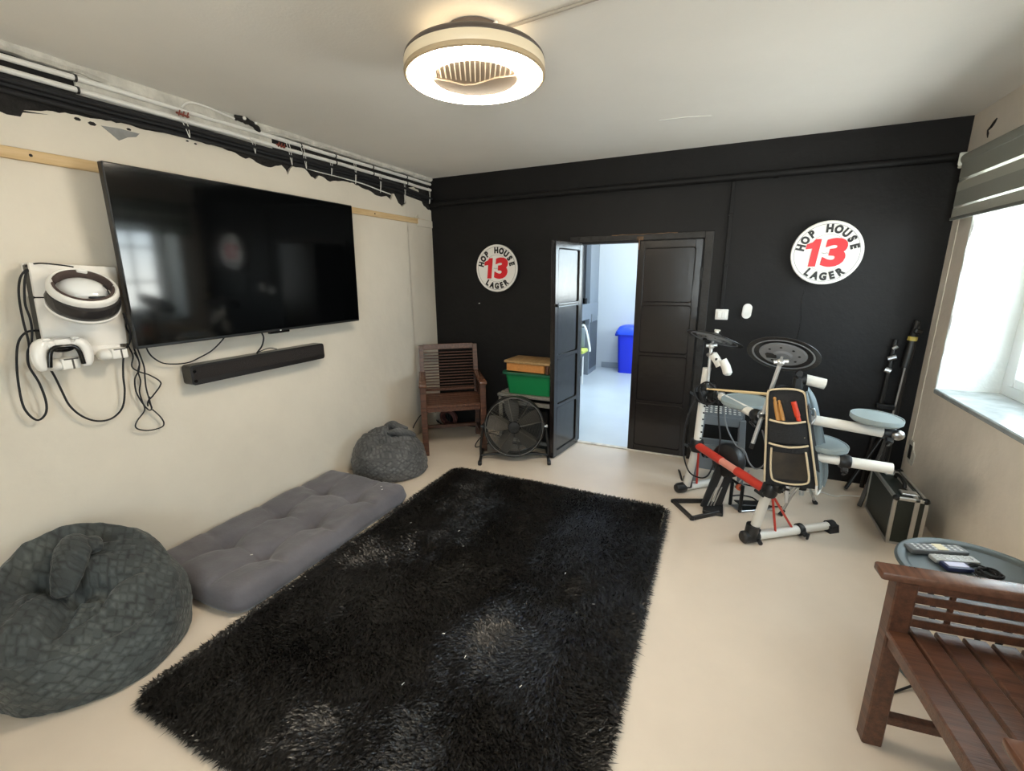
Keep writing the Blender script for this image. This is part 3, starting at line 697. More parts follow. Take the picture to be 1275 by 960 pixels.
# ------------------------------------------------------------------ bean bags
def fabric_mat(name, c1, c2, scale, tri):
    m = mat(name, c1, .85, var=(3.5, .35), sheen=.15, col2=c2)
    nt = m.node_tree; n = nt.nodes; l = nt.links; b = n['Principled BSDF']
    tc = n.new('ShaderNodeTexCoord'); mp = n.new('ShaderNodeMapping'); mp.inputs['Scale'].default_value = (1, 1.25, 1.0); mp.inputs['Rotation'].default_value = (0, 0, math.radians(45))
    v = n.new('ShaderNodeTexVoronoi'); v.distance = 'CHEBYCHEV'; v.inputs['Scale'].default_value = scale; v.inputs['Randomness'].default_value = tri
    l.new(tc.outputs['UV'], mp.inputs['Vector']); l.new(mp.outputs['Vector'], v.inputs['Vector'])
    nz = n.new('ShaderNodeTexNoise'); nz.inputs['Scale'].default_value = 90; l.new(tc.outputs['Object'], nz.inputs['Vector'])
    ad = n.new('ShaderNodeMath'); ad.operation = 'MULTIPLY_ADD'; ad.inputs[1].default_value = .35
    l.new(nz.outputs['Fac'], ad.inputs[0]); 
    inv = n.new('ShaderNodeMath'); inv.operation = 'SUBTRACT'; inv.inputs[0].default_value = 1; l.new(v.outputs['Distance'], inv.inputs[1])
    l.new(inv.outputs[0], ad.inputs[2])
    bp = n.new('ShaderNodeBump'); bp.inputs['Strength'].default_value = .6; bp.inputs['Distance'].default_value = .01
    l.new(ad.outputs[0], bp.inputs['Height']); l.new(bp.outputs['Normal'], b.inputs['Normal'])
    # the raised centre of every tuft is lighter
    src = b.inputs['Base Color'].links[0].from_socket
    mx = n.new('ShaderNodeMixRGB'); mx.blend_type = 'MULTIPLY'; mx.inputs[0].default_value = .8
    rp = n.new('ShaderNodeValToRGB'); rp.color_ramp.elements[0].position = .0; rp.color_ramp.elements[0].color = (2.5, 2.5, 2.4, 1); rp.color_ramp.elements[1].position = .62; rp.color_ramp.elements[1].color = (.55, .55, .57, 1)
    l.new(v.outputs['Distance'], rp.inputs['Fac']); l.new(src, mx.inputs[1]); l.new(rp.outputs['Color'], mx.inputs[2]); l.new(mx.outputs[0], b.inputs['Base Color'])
    return m
def bag_mesh(name, m, c, prof, bumps, R, nu=120, nv=70, seed=0., tilt=(0, 0), parent=None):
    """squat sack: prof(v, a) -> (r, z); bumps are raised folds on it (angle, v, dv, da, h)"""
    vs = []; fs = []
    P = [(prof(j/(nv-1), 0)) for j in range(nv)]
    for j in range(nv):
        v = j/(nv-1)
        for i in range(nu):
            a = 2*PI*i/nu
            r, z = prof(v, a)
            x, y = r*math.cos(a), r*math.sin(a)
            p = Vector((x, y, z))
            q = Vector((x*5+seed, y*5, z*6))
            k = (.018*noise.noise(q)+.008*noise.noise(q*2.3))*(1 if v > .66 or v < .5 else .6)+.004*noise.noise(q*6)
            # creases: ridged noise, strongest round the top
            rd = 1-abs(noise.noise(Vector((x*4.2+seed*2, y*4.2+5, z*3.5))))*3.2
            k += .022*max(0, rd)*min(1, max(0, (v-.60)*4)) - .03*max(0, 1-abs(noise.noise(Vector((x*5.5-seed, y*5.5, z*4+9))))*9)*min(1, max(0, (v-.64)*5))
            if v < .16: k *= v/.16
            d = Vector((x*.8, y*.8, max(.05, z)*1.0)); d = d.normalized() if d.length > 1e-5 else Vector((0, 0, 1))
            p += d*k*(R/.3)
            for (bx, by_, sx, sy, ang, h) in bumps:
                ca, sa = math.cos(ang), math.sin(ang); u_ = ((x-bx)*ca+(y-by_)*sa)/sx; w_ = (-(x-bx)*sa+(y-by_)*ca)/sy
                if v > .45: p.z += h*math.exp(-(u_*u_)**2-(w_*w_)**1.5)
            p.z = max(p.z, .0)
            vs.append(tuple(p+Vector(c)))
    for j in range(nv-1):
        for i in range(nu):
            k = (i+1) % nu; fs.append((j*nu+i, j*nu+k, (j+1)*nu+k, (j+1)*nu+i))
    fs.append(tuple(range(nu-1, -1, -1)))
    g = G(); g.add(vs, fs); o = g.obj(name, m, parent, smooth=80)
    # texture coordinates wrapped round the bag so the tufts follow the cloth
    me = o.data; uv = me.uv_layers.new(name='UVMap')
    cc = Vector(c)-(Vector(parent.location) if parent else Vector((0, 0, 0)))
    for lp in me.loops:
        q = me.vertices[lp.vertex_index].co-cc
        L = math.hypot(q.x, q.y); a = math.atan2(q.y, q.x)
        if q.z < .62*L*1.15: uv.data[lp.index].uv = (abs(a)*R*1.0+0*L, q.z*1.15)
        else: uv.data[lp.index].uv = (q.x*1.1+.37, q.y*1.1)
    return o
def fold_uv(o):
    me = o.data; uv = me.uv_layers.new(name='UVMap')
    for lp in me.loops:
        q = me.vertices[lp.vertex_index].co; uv.data[lp.index].uv = (q.x*1.3+q.z*.5, q.y*1.3+q.z*.7)
def lerp(a, b, t): return a+(b-a)*t
def pl(tab, v):
    for (a, b) in zip(tab, tab[1:]):
        if v <= b[0]:
            t = (v-a[0])/max(1e-6, b[0]-a[0]); return tuple(lerp(a[k], b[k], t*t*(3-2*t) if 0 else t) for k in range(1, len(a)))
    return tab[-1][1:]
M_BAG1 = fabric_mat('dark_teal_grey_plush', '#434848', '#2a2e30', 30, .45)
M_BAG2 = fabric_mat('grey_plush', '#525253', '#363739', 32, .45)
def prof1(v, a):
    # high against the wall (a = pi), low towards the room; the top sinks inwards
    w = .5-.5*math.cos(a+.15)                   # 1 at the wall side
    H = lerp(.205, .475, w)
    tab = ((0, .0, .0), (.14, .285, .0), (.22, .318, .03), (.34, .335, .34), (.44, .325, .66), (.54, .292, .92), (.62, .245, 1.0), (.72, .185, .93), (.84, .11, .84), (1.0, .0, .80))
    r, h = pl(tab, v)
    if v > .62: h = lerp(h, .72*.5+h*.45, (v-.62)/.38*(1-w)*.2)
    if v > .62:
        Hc = .375; t = (v-.62)/.38; H2 = lerp(H, Hc, t**.8); z = h*H2
    else: z = h*H
    lean = -.05*max(0, z)/.45
    return (r*(1+.03*math.sin(3*a+1)), z)
t = thing('bean_bag', 'large dark teal-grey plush bean bag in the left foreground', 'bean bag', (-2.235, .695, 0))
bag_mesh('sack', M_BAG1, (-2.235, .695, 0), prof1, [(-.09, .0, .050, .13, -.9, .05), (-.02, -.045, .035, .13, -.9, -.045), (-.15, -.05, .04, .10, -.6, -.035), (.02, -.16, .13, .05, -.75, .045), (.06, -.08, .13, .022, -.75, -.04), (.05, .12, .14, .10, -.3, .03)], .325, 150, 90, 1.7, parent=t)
g = G(); g.tube(catmull([(-2.385, .765, .36), (-2.345, .735, .425), (-2.285, .695, .415), (-2.235, .655, .365), (-2.205, .625, .315)], 6), [.030, .040, .046, .050, .052, .054, .055, .056, .056, .057, .057, .056, .055, .054, .053, .052, .050, .048, .046, .043, .040, .037, .033, .028, .022], 18)
g.tube(catmull([(-2.36, .79, .40), (-2.31, .775, .425), (-2.275, .765, .40)], 5), [.022, .028, .031, .033, .034, .034, .033, .031, .028, .025, .02], 12)
for k, v in enumerate(g.v):
    q = Vector(v); nn = noise.noise(q*14)*.010+noise.noise(q*32)*.005; g.v[k] = (q.x+nn, q.y+nn*.6, q.z+nn)
fold_uv(g.obj('gathered_fold', M_BAG1, t, smooth=70))
def prof2(v, a):
    w = .5-.5*math.cos(a-.9)
    H = lerp(.25, .325, w)
    tab = ((0, .0, .0), (.14, .25, .0), (.24, .285, .05), (.36, .292, .34), (.48, .275, .62), (.60, .235, .84), (.72, .175, .97), (.84, .10, 1.03), (1.0, .0, 1.02))
    r, h = pl(tab, v); return (r*(1+.03*math.sin(3*a+2)), h*H)
t = thing('bean_bag', 'smaller grey plush bean bag between the futon and the corner armchair', 'bean bag', (-2.29, 2.63, 0))
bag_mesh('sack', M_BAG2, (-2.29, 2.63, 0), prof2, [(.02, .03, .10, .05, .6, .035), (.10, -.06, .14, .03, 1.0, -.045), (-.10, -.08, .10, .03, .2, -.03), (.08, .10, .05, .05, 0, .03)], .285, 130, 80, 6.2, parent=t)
g = G()
g.tube(catmull([(-2.36, 2.66, .325), (-2.31, 2.69, .352), (-2.25, 2.70, .335), (-2.20, 2.74, .31)], 5), [.022, .026, .03, .031, .032, .033, .034, .034, .033, .032, .031, .03, .028, .026, .024, .02], 12)
g.tube(catmull([(-2.28, 2.60, .315), (-2.22, 2.64, .325), (-2.17, 2.71, .298), (-2.14, 2.76, .26)], 5), [.016, .02, .023, .025, .026, .027, .028, .028, .027, .026, .025, .025, .022, .02, .018, .012], 12)
fold_uv(g.obj('gathered_fold', M_BAG2, t, smooth=70))
cable('cable', [(-2.33, 2.98, .23), (-2.36, 3.06, .25), (-2.40, 3.20, .275), (-2.42, 3.40, .27), (-2.40, 3.55, .24), (-2.40, 3.66, .20)], .0045, M_RUBBER, 'thin black cable arching from the corner armchair to the small bean bag')

# ------------------------------------------------------------------ futon cushion
M_FUT = mat('grey_lilac_suede', '#605e64', .88, var=(4.5, .22), sheen=.25, bump=(60, .12))
fx0, fx1, fy0, fy1 = -2.575, -1.85, 1.03, 2.285
NX, NY = 70, 120
tufts = [(u, v) for u in (.33, .70) for v in (.24, .50, .76)]
def fut(u, v):
    x, y = lerp(fx0, fx1, u), lerp(fy0, fy1, v)
    e = min(u*(fx1-fx0), (1-u)*(fx1-fx0), v*(fy1-fy0), (1-v)*(fy1-fy0))
    rr = .085
    z = .124 if e > rr else .124-(.124-.05)*(1-math.sqrt(max(0, 1-(1-e/rr)**2)))
    for (a, b) in tufts:
        d = math.hypot((u-a)*(fx1-fx0), (v-b)*(fy1-fy0)); z -= .042*math.exp(-(d/.055)**2)+.02*math.exp(-(d/.14)**2)
    k = min(1, e/.05)
    for b in (.24, .50, .76):                     # soft quilting creases across the tuft rows
        z -= k*.013*math.exp(-(((v-b)*(fy1-fy0)+.02*noise.noise((u*5, b*9, 2)))/.018)**2)*(1 if .12 < u < .93 else .6)
    z -= k*.010*math.exp(-(((u-.70)*(fx1-fx0)+.02*noise.noise((v*5, 7, 2)))/.016)**2)
    z -= k*.007*math.exp(-(((u-.33)*(fx1-fx0)+.02*noise.noise((v*5, 3, 2)))/.016)**2)
    z += .010*noise.noise((x*5, y*5, 0))+.006*noise.noise((x*13, y*13, 3))
    z += .012*math.sin(v*PI)*0
    # rounded plan corners
    rc = .085; ex = min(x-fx0, fx1-x); ey = min(y-fy0, fy1-y)
    if ex < rc and ey < rc:
        m_ = max(rc-ex, rc-ey)/math.hypot(rc-ex, rc-ey); dx_, dy_ = (rc-ex)*m_, (rc-ey)*m_
        x = (fx0+rc-dx_) if x < (fx0+fx1)/2 else (fx1-rc+dx_); y = (fy0+rc-dy_) if y < (fy0+fy1)/2 else (fy1-rc+dy_)
    # gently wavering outline
    x += (.012*noise.noise((0, y*4, 1)))*(1 if u > .5 else 0)*max(0, (u-.5)*2); y += .012*noise.noise((x*4, 0, 5))*(abs(v-.5)*2)
    return (x, y, max(.02, z))
vs = []; fs = []
for j in range(NY+1):
    for i in range(NX+1): vs.append(fut(i/NX, j/NY))
for j in range(NY):
    for i in range(NX):
        a = j*(NX+1)+i; fs.append((a, a+1, a+NX+2, a+NX+1))
ringi = [i for i in range(NX+1)]+[j*(NX+1)+NX for j in range(1, NY+1)]+[NY*(NX+1)+i for i in range(NX-1, -1, -1)]+[j*(NX+1) for j in range(NY-1, 0, -1)]
base = len(vs); cx, cy = (fx0+fx1)/2, (fy0+fy1)/2
for q in ringi: x, y, z = vs[q]; vs.append((cx+(x-cx)*1.012, cy+(y-cy)*1.008, .035))
b2_ = len(vs)
for q in ringi: x, y, z = vs[q]; vs.append((cx+(x-cx)*.97, cy+(y-cy)*.98, .002))
n_ = len(ringi)
for i in range(n_):
    k = (i+1) % n_
    fs.append((ringi[i], base+i, base+k, ringi[k])); fs.append((base+i, b2_+i, b2_+k, base+k))
fs.append(tuple(b2_+i for i in range(n_)))
t = thing('futon_cushion', 'tufted grey floor cushion lying between the two bean bags', 'cushion', (cx, cy, 0))
g = G(); g.add(vs, fs); g.obj('cover', M_FUT, t, smooth=70)
for (a, b) in tufts:
    x, y, z = fut(a, b); g = G(); g.ball((x, y, z+.001), (.010, .010, .004), 8); g.obj('tuft_button', M_FUT, t)
g = G()
for (u, v, an) in ((.80, .90, .3), (.85, .87, 1.2), (.62, .22, .7)):
    x, y, z = fut(u, v); g.beam((x, y, z+.001), (x+.012*math.cos(an), y+.012*math.sin(an), z+.001), .004, .002)
g.obj('lint', M_WHITEM, t)

# ------------------------------------------------------------------ shaggy rug
rx0, rx1, ry0, ry1 = -1.825, -.205, .62, 2.845
t = thing('shaggy_rug', 'large black shaggy rug in the middle of the floor', 'rug', ((rx0+rx1)/2, (ry0+ry1)/2, 0))
def inside(x, y, r=.07):
    dx = max(rx0+r-x, x-rx1+r, 0); dy = max(ry0+r-y, y-ry1+r, 0)
    return dx*dx+dy*dy < r*r
g = G(); Pq = rrect(rx0+.02, rx1+.004, ry0-.004, ry1-.01, .06); g.prism(Pq, .001, .009); g.obj('backing', mat('grey_rug_backing', '#8a857a', .9, bump=(90, .4)), t, smooth=0)
NB = 170000
px = rng.uniform(rx0, rx1, NB); py = ry0+(ry1-ry0)*rng.uniform(0, 1, NB)**1.25
ok = np.array([inside(a, b) for a, b in zip(px, py)]); px = px[ok]; py = py[ok]; n = len(px)
ang = np.array([noise.noise((a*1.6, b*1.1, 0))*3.6+noise.noise((a*4.5, b*3.2, 5))*1.8+noise.noise((a*12, b*10, 9))*1.0 for a, b in zip(px, py)])-1.2
ang += rng.normal(0, .35, n)
lean = np.clip(np.array([.022+.012*noise.noise((a*3, b*2.4, 11)) for a, b in zip(px, py)])+rng.normal(0, .006, n), .006, .045)
hgt = np.clip(np.array([.026+.010*noise.noise((a*2.4, b*2.0, 21)) for a, b in zip(px, py)])+rng.normal(0, .004, n), .012, .042)
ed = np.minimum(np.minimum(px-rx0, rx1-px), np.minimum(py-ry0, ry1-py))
# strands at the rim flop outwards
out = np.arctan2(np.where(np.minimum(py-ry0, ry1-py) < np.minimum(px-rx0, rx1-px), np.where(py-ry0 < ry1-py, -1., 1.), 0.), np.where(np.minimum(py-ry0, ry1-py) < np.minimum(px-rx0, rx1-px), 0., np.where(px-rx0 < rx1-px, -1., 1.)))
rim = (ed < .02); ang = np.where(rim, out+rng.normal(0, .6, n), ang); hgt = np.where(rim, hgt*.6, hgt)
wd = rng.uniform(.0022, .0042, n)*np.clip(1.35-.18*(py), .8, 1.3)
dx, dy = np.cos(ang), np.sin(ang); tw = rng.uniform(-.7, .7, n); sx, sy = -np.sin(ang+tw), np.cos(ang+tw)
V = np.zeros((n, 5, 3), dtype=np.float32)
V[:, 0] = np.stack([px-sx*wd, py-sy*wd, np.full(n, .006)], 1); V[:, 1] = np.stack([px+sx*wd, py+sy*wd, np.full(n, .006)], 1)
mx_, my_ = px+dx*lean*.35, py+dy*lean*.35
V[:, 2] = np.stack([mx_-sx*wd*.9, my_-sy*wd*.9, .006+hgt*.68], 1); V[:, 3] = np.stack([mx_+sx*wd*.9, my_+sy*wd*.9, .006+hgt*.68], 1)
V[:, 4] = np.stack([px+dx*lean*1.25, py+dy*lean*1.25, np.maximum(.005, .006+hgt*(1.0-.35*(lean/.03)))], 1)
off = np.array(t.location, dtype=np.float32); V -= off
me = bpy.data.meshes.new('pile')
me.vertices.add(n*5); me.vertices.foreach_set('co', V.reshape(-1))
idx = np.arange(n, dtype=np.int32)[:, None]*5
loops = np.concatenate([idx+np.array([[0, 1, 3, 2]]), idx+np.array([[2, 3, 4]])], 1).reshape(-1).astype(np.int32)
me.loops.add(n*7); me.loops.foreach_set('vertex_index', loops)
st = (np.arange(n, dtype=np.int32)[:, None]*7+np.array([[0, 4]])).reshape(-1).astype(np.int32)
me.polygons.add(n*2); me.polygons.foreach_set('loop_start', st)
me.update(calc_edges=True); me.validate()
o = bpy.data.objects.new('pile', me); COL.objects.link(o); o.parent = t; o['kind'] = 'stuff'
M_PILE = mat('black_rug_pile', '#191716', .38, spec=.55); me.materials.append(M_PILE)
g = G()
for (x, y) in ((-1.30, 2.02), (-1.62, 1.98), (-1.45, 1.75), (-.95, 1.32), (-.80, 1.25), (-.55, 1.22), (-1.2, 1.9), (-.6, 1.9), (-.42, 1.75), (-.95, 1.05)):
    a = random.uniform(0, 3); g.beam((x, y, .034), (x+.012*math.cos(a), y+.012*math.sin(a), .036), .0022, .0015)
g.obj('lint', M_WHITEM, t)

# ------------------------------------------------------------------ round signs
def text_mesh(ch, size, bold=0.0, shear=0.0, depth=.0015):
    cu = bpy.data.curves.new('txt', 'FONT'); cu.body = ch; cu.size = size; cu.align_x = 'CENTER'; cu.extrude = depth; cu.offset = bold; cu.shear = shear; cu.resolution_u = 4
    ob = bpy.data.objects.new('txt', cu); COL.objects.link(ob)
    dg = bpy.context.evaluated_depsgraph_get(); me = bpy.data.meshes.new_from_object(ob.evaluated_get(dg))
    vs = [v.co.copy() for v in me.vertices]; fs = [tuple(p.vertices) for p in me.polygons]
    bpy.data.objects.remove(ob); bpy.data.curves.remove(cu); bpy.data.meshes.remove(me)
    return vs, fs
M_SIGNW = mat('white_sign_face', '#eceae6', .3); M_SIGNK = mat('black_lettering', '#141414', .4); M_SIGNR = mat('red_numerals', '#d8262f', .35); M_SIGNG = mat('grey_ring_line', '#8f8f8f', .4)
def sign(label, x, z):
    t = thing('round_sign', label, 'sign', (x, YB, z), 0, 'round bar signs')
    B = Matrix.Translation((x, YB, z)) @ Matrix.Rotation(PI/2, 4, 'X')      # local z points into the room
    g = G(); g.lathe([(0, .0), (.198, .0), (.206, .006), (.207, .046), (0, .046)], 64, B); g.obj('casing', M_BLACK, t)
    g = G(); g.lathe([(0, .046), (.2065, .046), (.2065, .050), (.202, .054), (.196, .054), (.190, .0515), (0, .0515)], 72, B); f = g.obj('face', M_SIGNW, t)
    g = G(); g.lathe([(.1845, .0514), (.1875, .0514), (.1875, .0521), (.1845, .0521)], 72, B, closed=True)
    vs = []
    g.tube([B @ Vector((.118*math.cos(a), .118*math.sin(a), .0518)) for a in np.linspace(math.radians(52), math.radians(128), 24)], .0011, 5)
    g.tube([B @ Vector((.118*math.cos(a), .118*math.sin(a), .0518)) for a in np.linspace(math.radians(232), math.radians(308), 24)], .0011, 5); g.obj('ring_line', M_SIGNG, f)
    g = G()
    def arc(s, r, a0, a1, flip, size):
        N_ = len(s)
        for i, c in enumerate(s):
            if c == ' ': continue
            a = math.radians(lerp(a0, a1, i/(N_-1)))
            vs, fs = text_mesh(c, size, .0042)
            vs = [Vector((v.x*.86, v.y, v.z)) for v in vs]
            Mx = B @ Matrix.Translation((r*math.cos(a), r*math.sin(a), .0522)) @ Matrix.Rotation(a+(PI/2 if flip else -PI/2), 4, 'Z')
            g.add(vs, fs, Mx)
    ha = [lerp(166, 14, i/8) for i in range(9)]
    arc('HOP', .134, ha[0], ha[2], False, .066); g.obj('lettering', M_SIGNK, f, smooth=0); g = G()
    arc('HOUSE', .134, ha[4], ha[8], False, .066); g.obj('lettering', M_SIGNK, f, smooth=0); g = G()
    arc('LAGER', .176, 234, 306, True, .066); g.obj('lettering', M_SIGNK, f, smooth=0)
    g = G()
    one = [(-.030, -.088), (.012, -.088), (.030, .090), (-.004, .090), (-.020, .070), (-.052, .058), (-.056, .026), (-.018, .030)]
    g.prism(one, -.0015, .0015, B @ Matrix.Translation((-.066, 0, .0525)))
    vs, fs = text_mesh('3', .235, .0125, .10)
    x0_, x1_ = min(v.x for v in vs), max(v.x for v in vs); y0_, y1_ = min(v.y for v in vs), max(v.y for v in vs)
    vs = [Vector((-.028+.142*(v.x-x0_)/(x1_-x0_), -.092+.186*(v.y-y0_)/(y1_-y0_), v.z)) for v in vs]
    g.add(vs, fs, B @ Matrix.Translation((0, 0, .0525)))
    g.obj('numerals', M_SIGNR, f, smooth=0)
    g = G(); g.tube([B @ Vector((-.028+.0026*i, .004*math.sin(i*1.9)+.0015*math.sin(i*.7)-.002, .0525)) for i in range(28)], .0012, 5); g.obj('script_line', M_SIGNG, f)
sign('round white sign with a red number left of the double doors', -1.878, 1.562)
sign('round white sign with a red number on the wall above the drum kit', .598, 1.625)

# ------------------------------------------------------------------ pipes, switch and sensor on the black wall
t = thing('wall_pipe', 'black painted pipe running across the black wall below the ceiling', 'pipe', (-.7, YB-.03, 2.15))
g = G(); g.cyl((XL+.01, YB-.026, 2.150), (XR-.002, YB-.026, 2.156), .024, 14); g.obj('pipe', M_BLACKW, t)
for x in (-2.0, -.9, .25):
    g = G(); g.tube([(x-.012, YB-.026, 2.152), (x+.012, YB-.026, 2.152)], .027, 14); g.b2((x-.012, YB-.02, 2.13), (x+.012, YB+.001, 2.175)); g.obj('clip', M_BLACKW, t)
for q, r in (((XR-.016, YB-.04, 2.12), .013), ((XR-.03, YB-.03, 2.10), .010)):
    g = G(); g.ball(q, r, 8); g.obj('plaster_lump', M_WHITEM, t)
t = thing('conduit', 'black painted conduit dropping from the wall pipe to the light switch', 'conduit', (-.008, YB-.012, 1.25))
g = G(); g.b2((-.022, YB-.020, 1.235), (.006, YB, 2.13), .004); g.obj('pipe', M_BLACKW, t)
for zz in (1.55, 1.9):
    g = G(); g.b2((-.026, YB-.023, zz), (.010, YB, zz+.016), .003); g.obj('clip', M_BLACKW, t)
t = thing('light_switch', 'square white light switch on the black wall right of the doors', 'switch', (-.005, YB, 1.195))
g = G(); g.b2((-.047, YB-.028, 1.158), (.042, YB, 1.236), .005, seg=2); g.obj('plate', M_WHITE, t)
g = G(); g.b2((-.031, YB-.034, 1.172), (-.004, YB-.026, 1.222), .003); g.obj('rocker', M_WHITE, t)
g = G(); g.b2((-.001, YB-.034, 1.172), (.026, YB-.026, 1.222), .003); g.obj('rocker', M_WHITE, t)
t = thing('wall_sensor', 'rounded white sensor on the black wall right of the light switch', 'sensor', (.165, YB, 1.225))
g = G(); Bx = Matrix.Translation((.165, YB, 1.225)) @ Matrix.Rotation(PI/2, 4, 'X') @ Matrix.Rotation(math.radians(-4), 4, 'Z')
g.prism(rrect(-.031, .031, -.054, .054, .0305, 8), 0, .022, Bx); g.prism(rrect(-.026, .026, -.049, .049, .0255, 8), .022, .027, Bx); g.obj('housing', M_WHITE, t)
g = G(); g.lathe([(0, .027), (.017, .027), (.017, .0285), (0, .0290)], 24, Bx @ Matrix.Translation((0, -.018, 0))); g.obj('button', M_WHITEM, t)
g = G(); g.b2((-2.10, YB-.003, 1.243), (-2.085, YB, 1.250)); tag(g.obj('paint_chip', M_WHITEM), 'small pale paint chip on the black wall under the left round sign', 'paint chip')
# ------------------------------------------------------------------ coil of hose under the corner chair
t = thing('hose_coil', 'reddish brown coil of hose standing under the corner armchair', 'hose', (-2.43, 3.70, 0))
g = G()
for k, (rr, dy, dz) in enumerate(((.062, 0, 0), (.066, .022, .003), (.060, .044, .001), (.071, .012, .004))):
    g.tube([(-2.43+rr*1.25*math.cos(a), 3.69+dy-.15*(.095+rr*math.sin(a)), .098+dz+rr*1.15*math.sin(a)) for a in np.linspace(0, 2*PI, 32, endpoint=False)], .0135, 8, closed=True)
g.obj('coil', mat('red_brown_hose', '#5c3330', .4), t)
g = G()
for k, (rr, dx) in enumerate(((.08, -.09), (.088, -.085))):
    g.tube([(-2.43+dx+rr*math.cos(a), 3.705+.02*k-.10*(.1+rr*math.sin(a)), .095+rr*math.sin(a)) for a in np.linspace(0, 2*PI, 28, endpoint=False)], .005, 6, closed=True)
g.obj('dark_loop', M_RUBBER, t)

# ------------------------------------------------------------------ drum floor fan
FC = Vector((-1.478, 3.215, .287)); FA = Vector((.40, -.90, .16)).normalized()
F = Matrix.Translation(FC) @ rotm(FA)
t = thing('floor_fan', 'black drum floor fan on the floor under the green crate', 'fan', (FC.x, FC.y, 0))
RF = .236
M_FANB = mat('black_fan_metal', '#1b1a1a', .35, .5)
g = G(); g.lathe([(RF, -.11), (RF+.004, -.11), (RF+.004, .05), (RF, .05)], 48, F, closed=True)
for z in (-.11, .05): g.lathe([(RF+.006+.006*math.cos(a), z+.006*math.sin(a)) for a in np.linspace(0, 2*PI, 8, endpoint=False)], 48, F, closed=True)
g.obj('drum', M_FANB, t)
M_WIRE = mat('fan_guard_wire', '#4d4943', .4, .6)
def guard(z0, dome, nr):
    g = G()
    for i in range(nr):
        r = .045+(RF-.045)*i/(nr-1); z = z0+dome*(1-(r/RF)**2)
        g.tube([(r*math.cos(a), r*math.sin(a), z) for a in np.linspace(0, 2*PI, 44, endpoint=False)], .0011 if i < nr-1 else .004, 4, closed=True, M=F)
    for k in range(8):
        a = 2*PI*k/8+.2
        g.tube([(r*math.cos(a), r*math.sin(a), z0+dome*(1-(r/RF)**2)) for r in np.linspace(.04, RF, 7)], .0036 if dome > 0 else .0026, 5, M=F)
    return g
fg = guard(.052, .030, 15).obj('front_guard', M_WIRE, t)
g = G(); g.lathe([(0, .088), (.046, .087), (.05, .080), (.046, .076), (0, .076)], 28, F); g.obj('badge', M_BLACKG, fg)
guard(-.112, -.02, 9).obj('rear_guard', M_WIRE, t)
g = G(); g.lathe([(0, -.10), (.055, -.10), (.058, -.09), (.058, -.01), (.04, .0), (0, .0)], 28, F); g.obj('motor', M_FANB, t)
M_BLADE = mat('grey_fan_blade', '#3d3933', .6, .4)
for k in range(5):
    A = F @ Matrix.Rotation(2*PI*k/5+.35, 4, 'Z')
    vs = []; fs = []
    for i in range(7):
        r = .045+.175*i/6; w = .045+.075*math.sin(PI*min(1, i/6*.62+.1)); tw = math.radians(38-16*i/6)
        for j in range(5):
            s_ = (j/4-.5)*2*w*.55; sk = .02*i/6
            for q in (0,): vs.append((r, s_*math.cos(tw)+sk, .012+s_*math.sin(tw)+.008*(1-(s_/w)**2)))
    for i in range(6):
        for j in range(4): a = i*5+j; fs.append((a, a+1, a+6, a+5))
    n_ = len(vs); vs2 = vs+[(x, y, z-.002) for x, y, z in vs]; fs2 = fs+[tuple(n_+q for q in reversed(f)) for f in fs]
    g = G(); g.add(vs2, fs2, A); g.obj('blade', M_BLADE, t, smooth=60)
g = G()
rt = F.to_3x3() @ Vector((1, 0, 0)); rt.z = 0; rt.normalize(); fw = Vector((FA.x, FA.y, 0)).normalized()
for s in (-1, 1):
    pv = FC+rt*s*(RF+.02); ft = Vector((FC.x, FC.y, .018))+rt*s*(RF+.045)
    g.tube(catmull([pv+Vector((0, 0, .02)), pv, Vector((ft.x, ft.y, .12)), Vector((ft.x, ft.y, .03))], 4), .011, 10)
    g.tube(catmull([ft+fw*.13-Vector((0, 0, .002)), ft+fw*.06+Vector((0, 0, .004)), ft-fw*.1+Vector((0, 0, .004)), ft-fw*.17], 4), .013, 10)
g.tube(catmull([Vector((FC.x, FC.y, .03))-rt*(RF+.045), Vector((FC.x, FC.y, .045))-rt*.15, Vector((FC.x, FC.y, .030)), Vector((FC.x, FC.y, .045))+rt*.15, Vector((FC.x, FC.y, .03))+rt*(RF+.045)], 5), .011, 10)
g.obj('stand', M_BLACK, t)
for s in (-1, 1):
    pv = FC+rt*s*(RF+.004); g = G(); g.cyl(pv, pv+rt*s*.035, .014, 10); g.obj('pivot_knob', M_STEEL if s > 0 else M_BLACK, t)
    ft = Vector((FC.x, FC.y, .018))+rt*s*(RF+.045)+fw*.13; g = G(); g.box((0, 0, 0), (.03, .045, .034), .006, Matrix.Translation(ft) @ rotm((0, 0, 1), fw)); g.obj('rubber_foot', M_RUBBER, t)
cable('cable', [(-1.82, 3.44, .01), (-1.86, 3.36, .006), (-1.90, 3.30, .006), (-1.92, 3.36, .03), (-1.90, 3.46, .07), (-1.86, 3.54, .06), (-1.80, 3.60, .02), (-1.70, 3.62, .006)], .0045, M_RUBBER, 'black cable looping on the floor between the corner armchair and the fan')

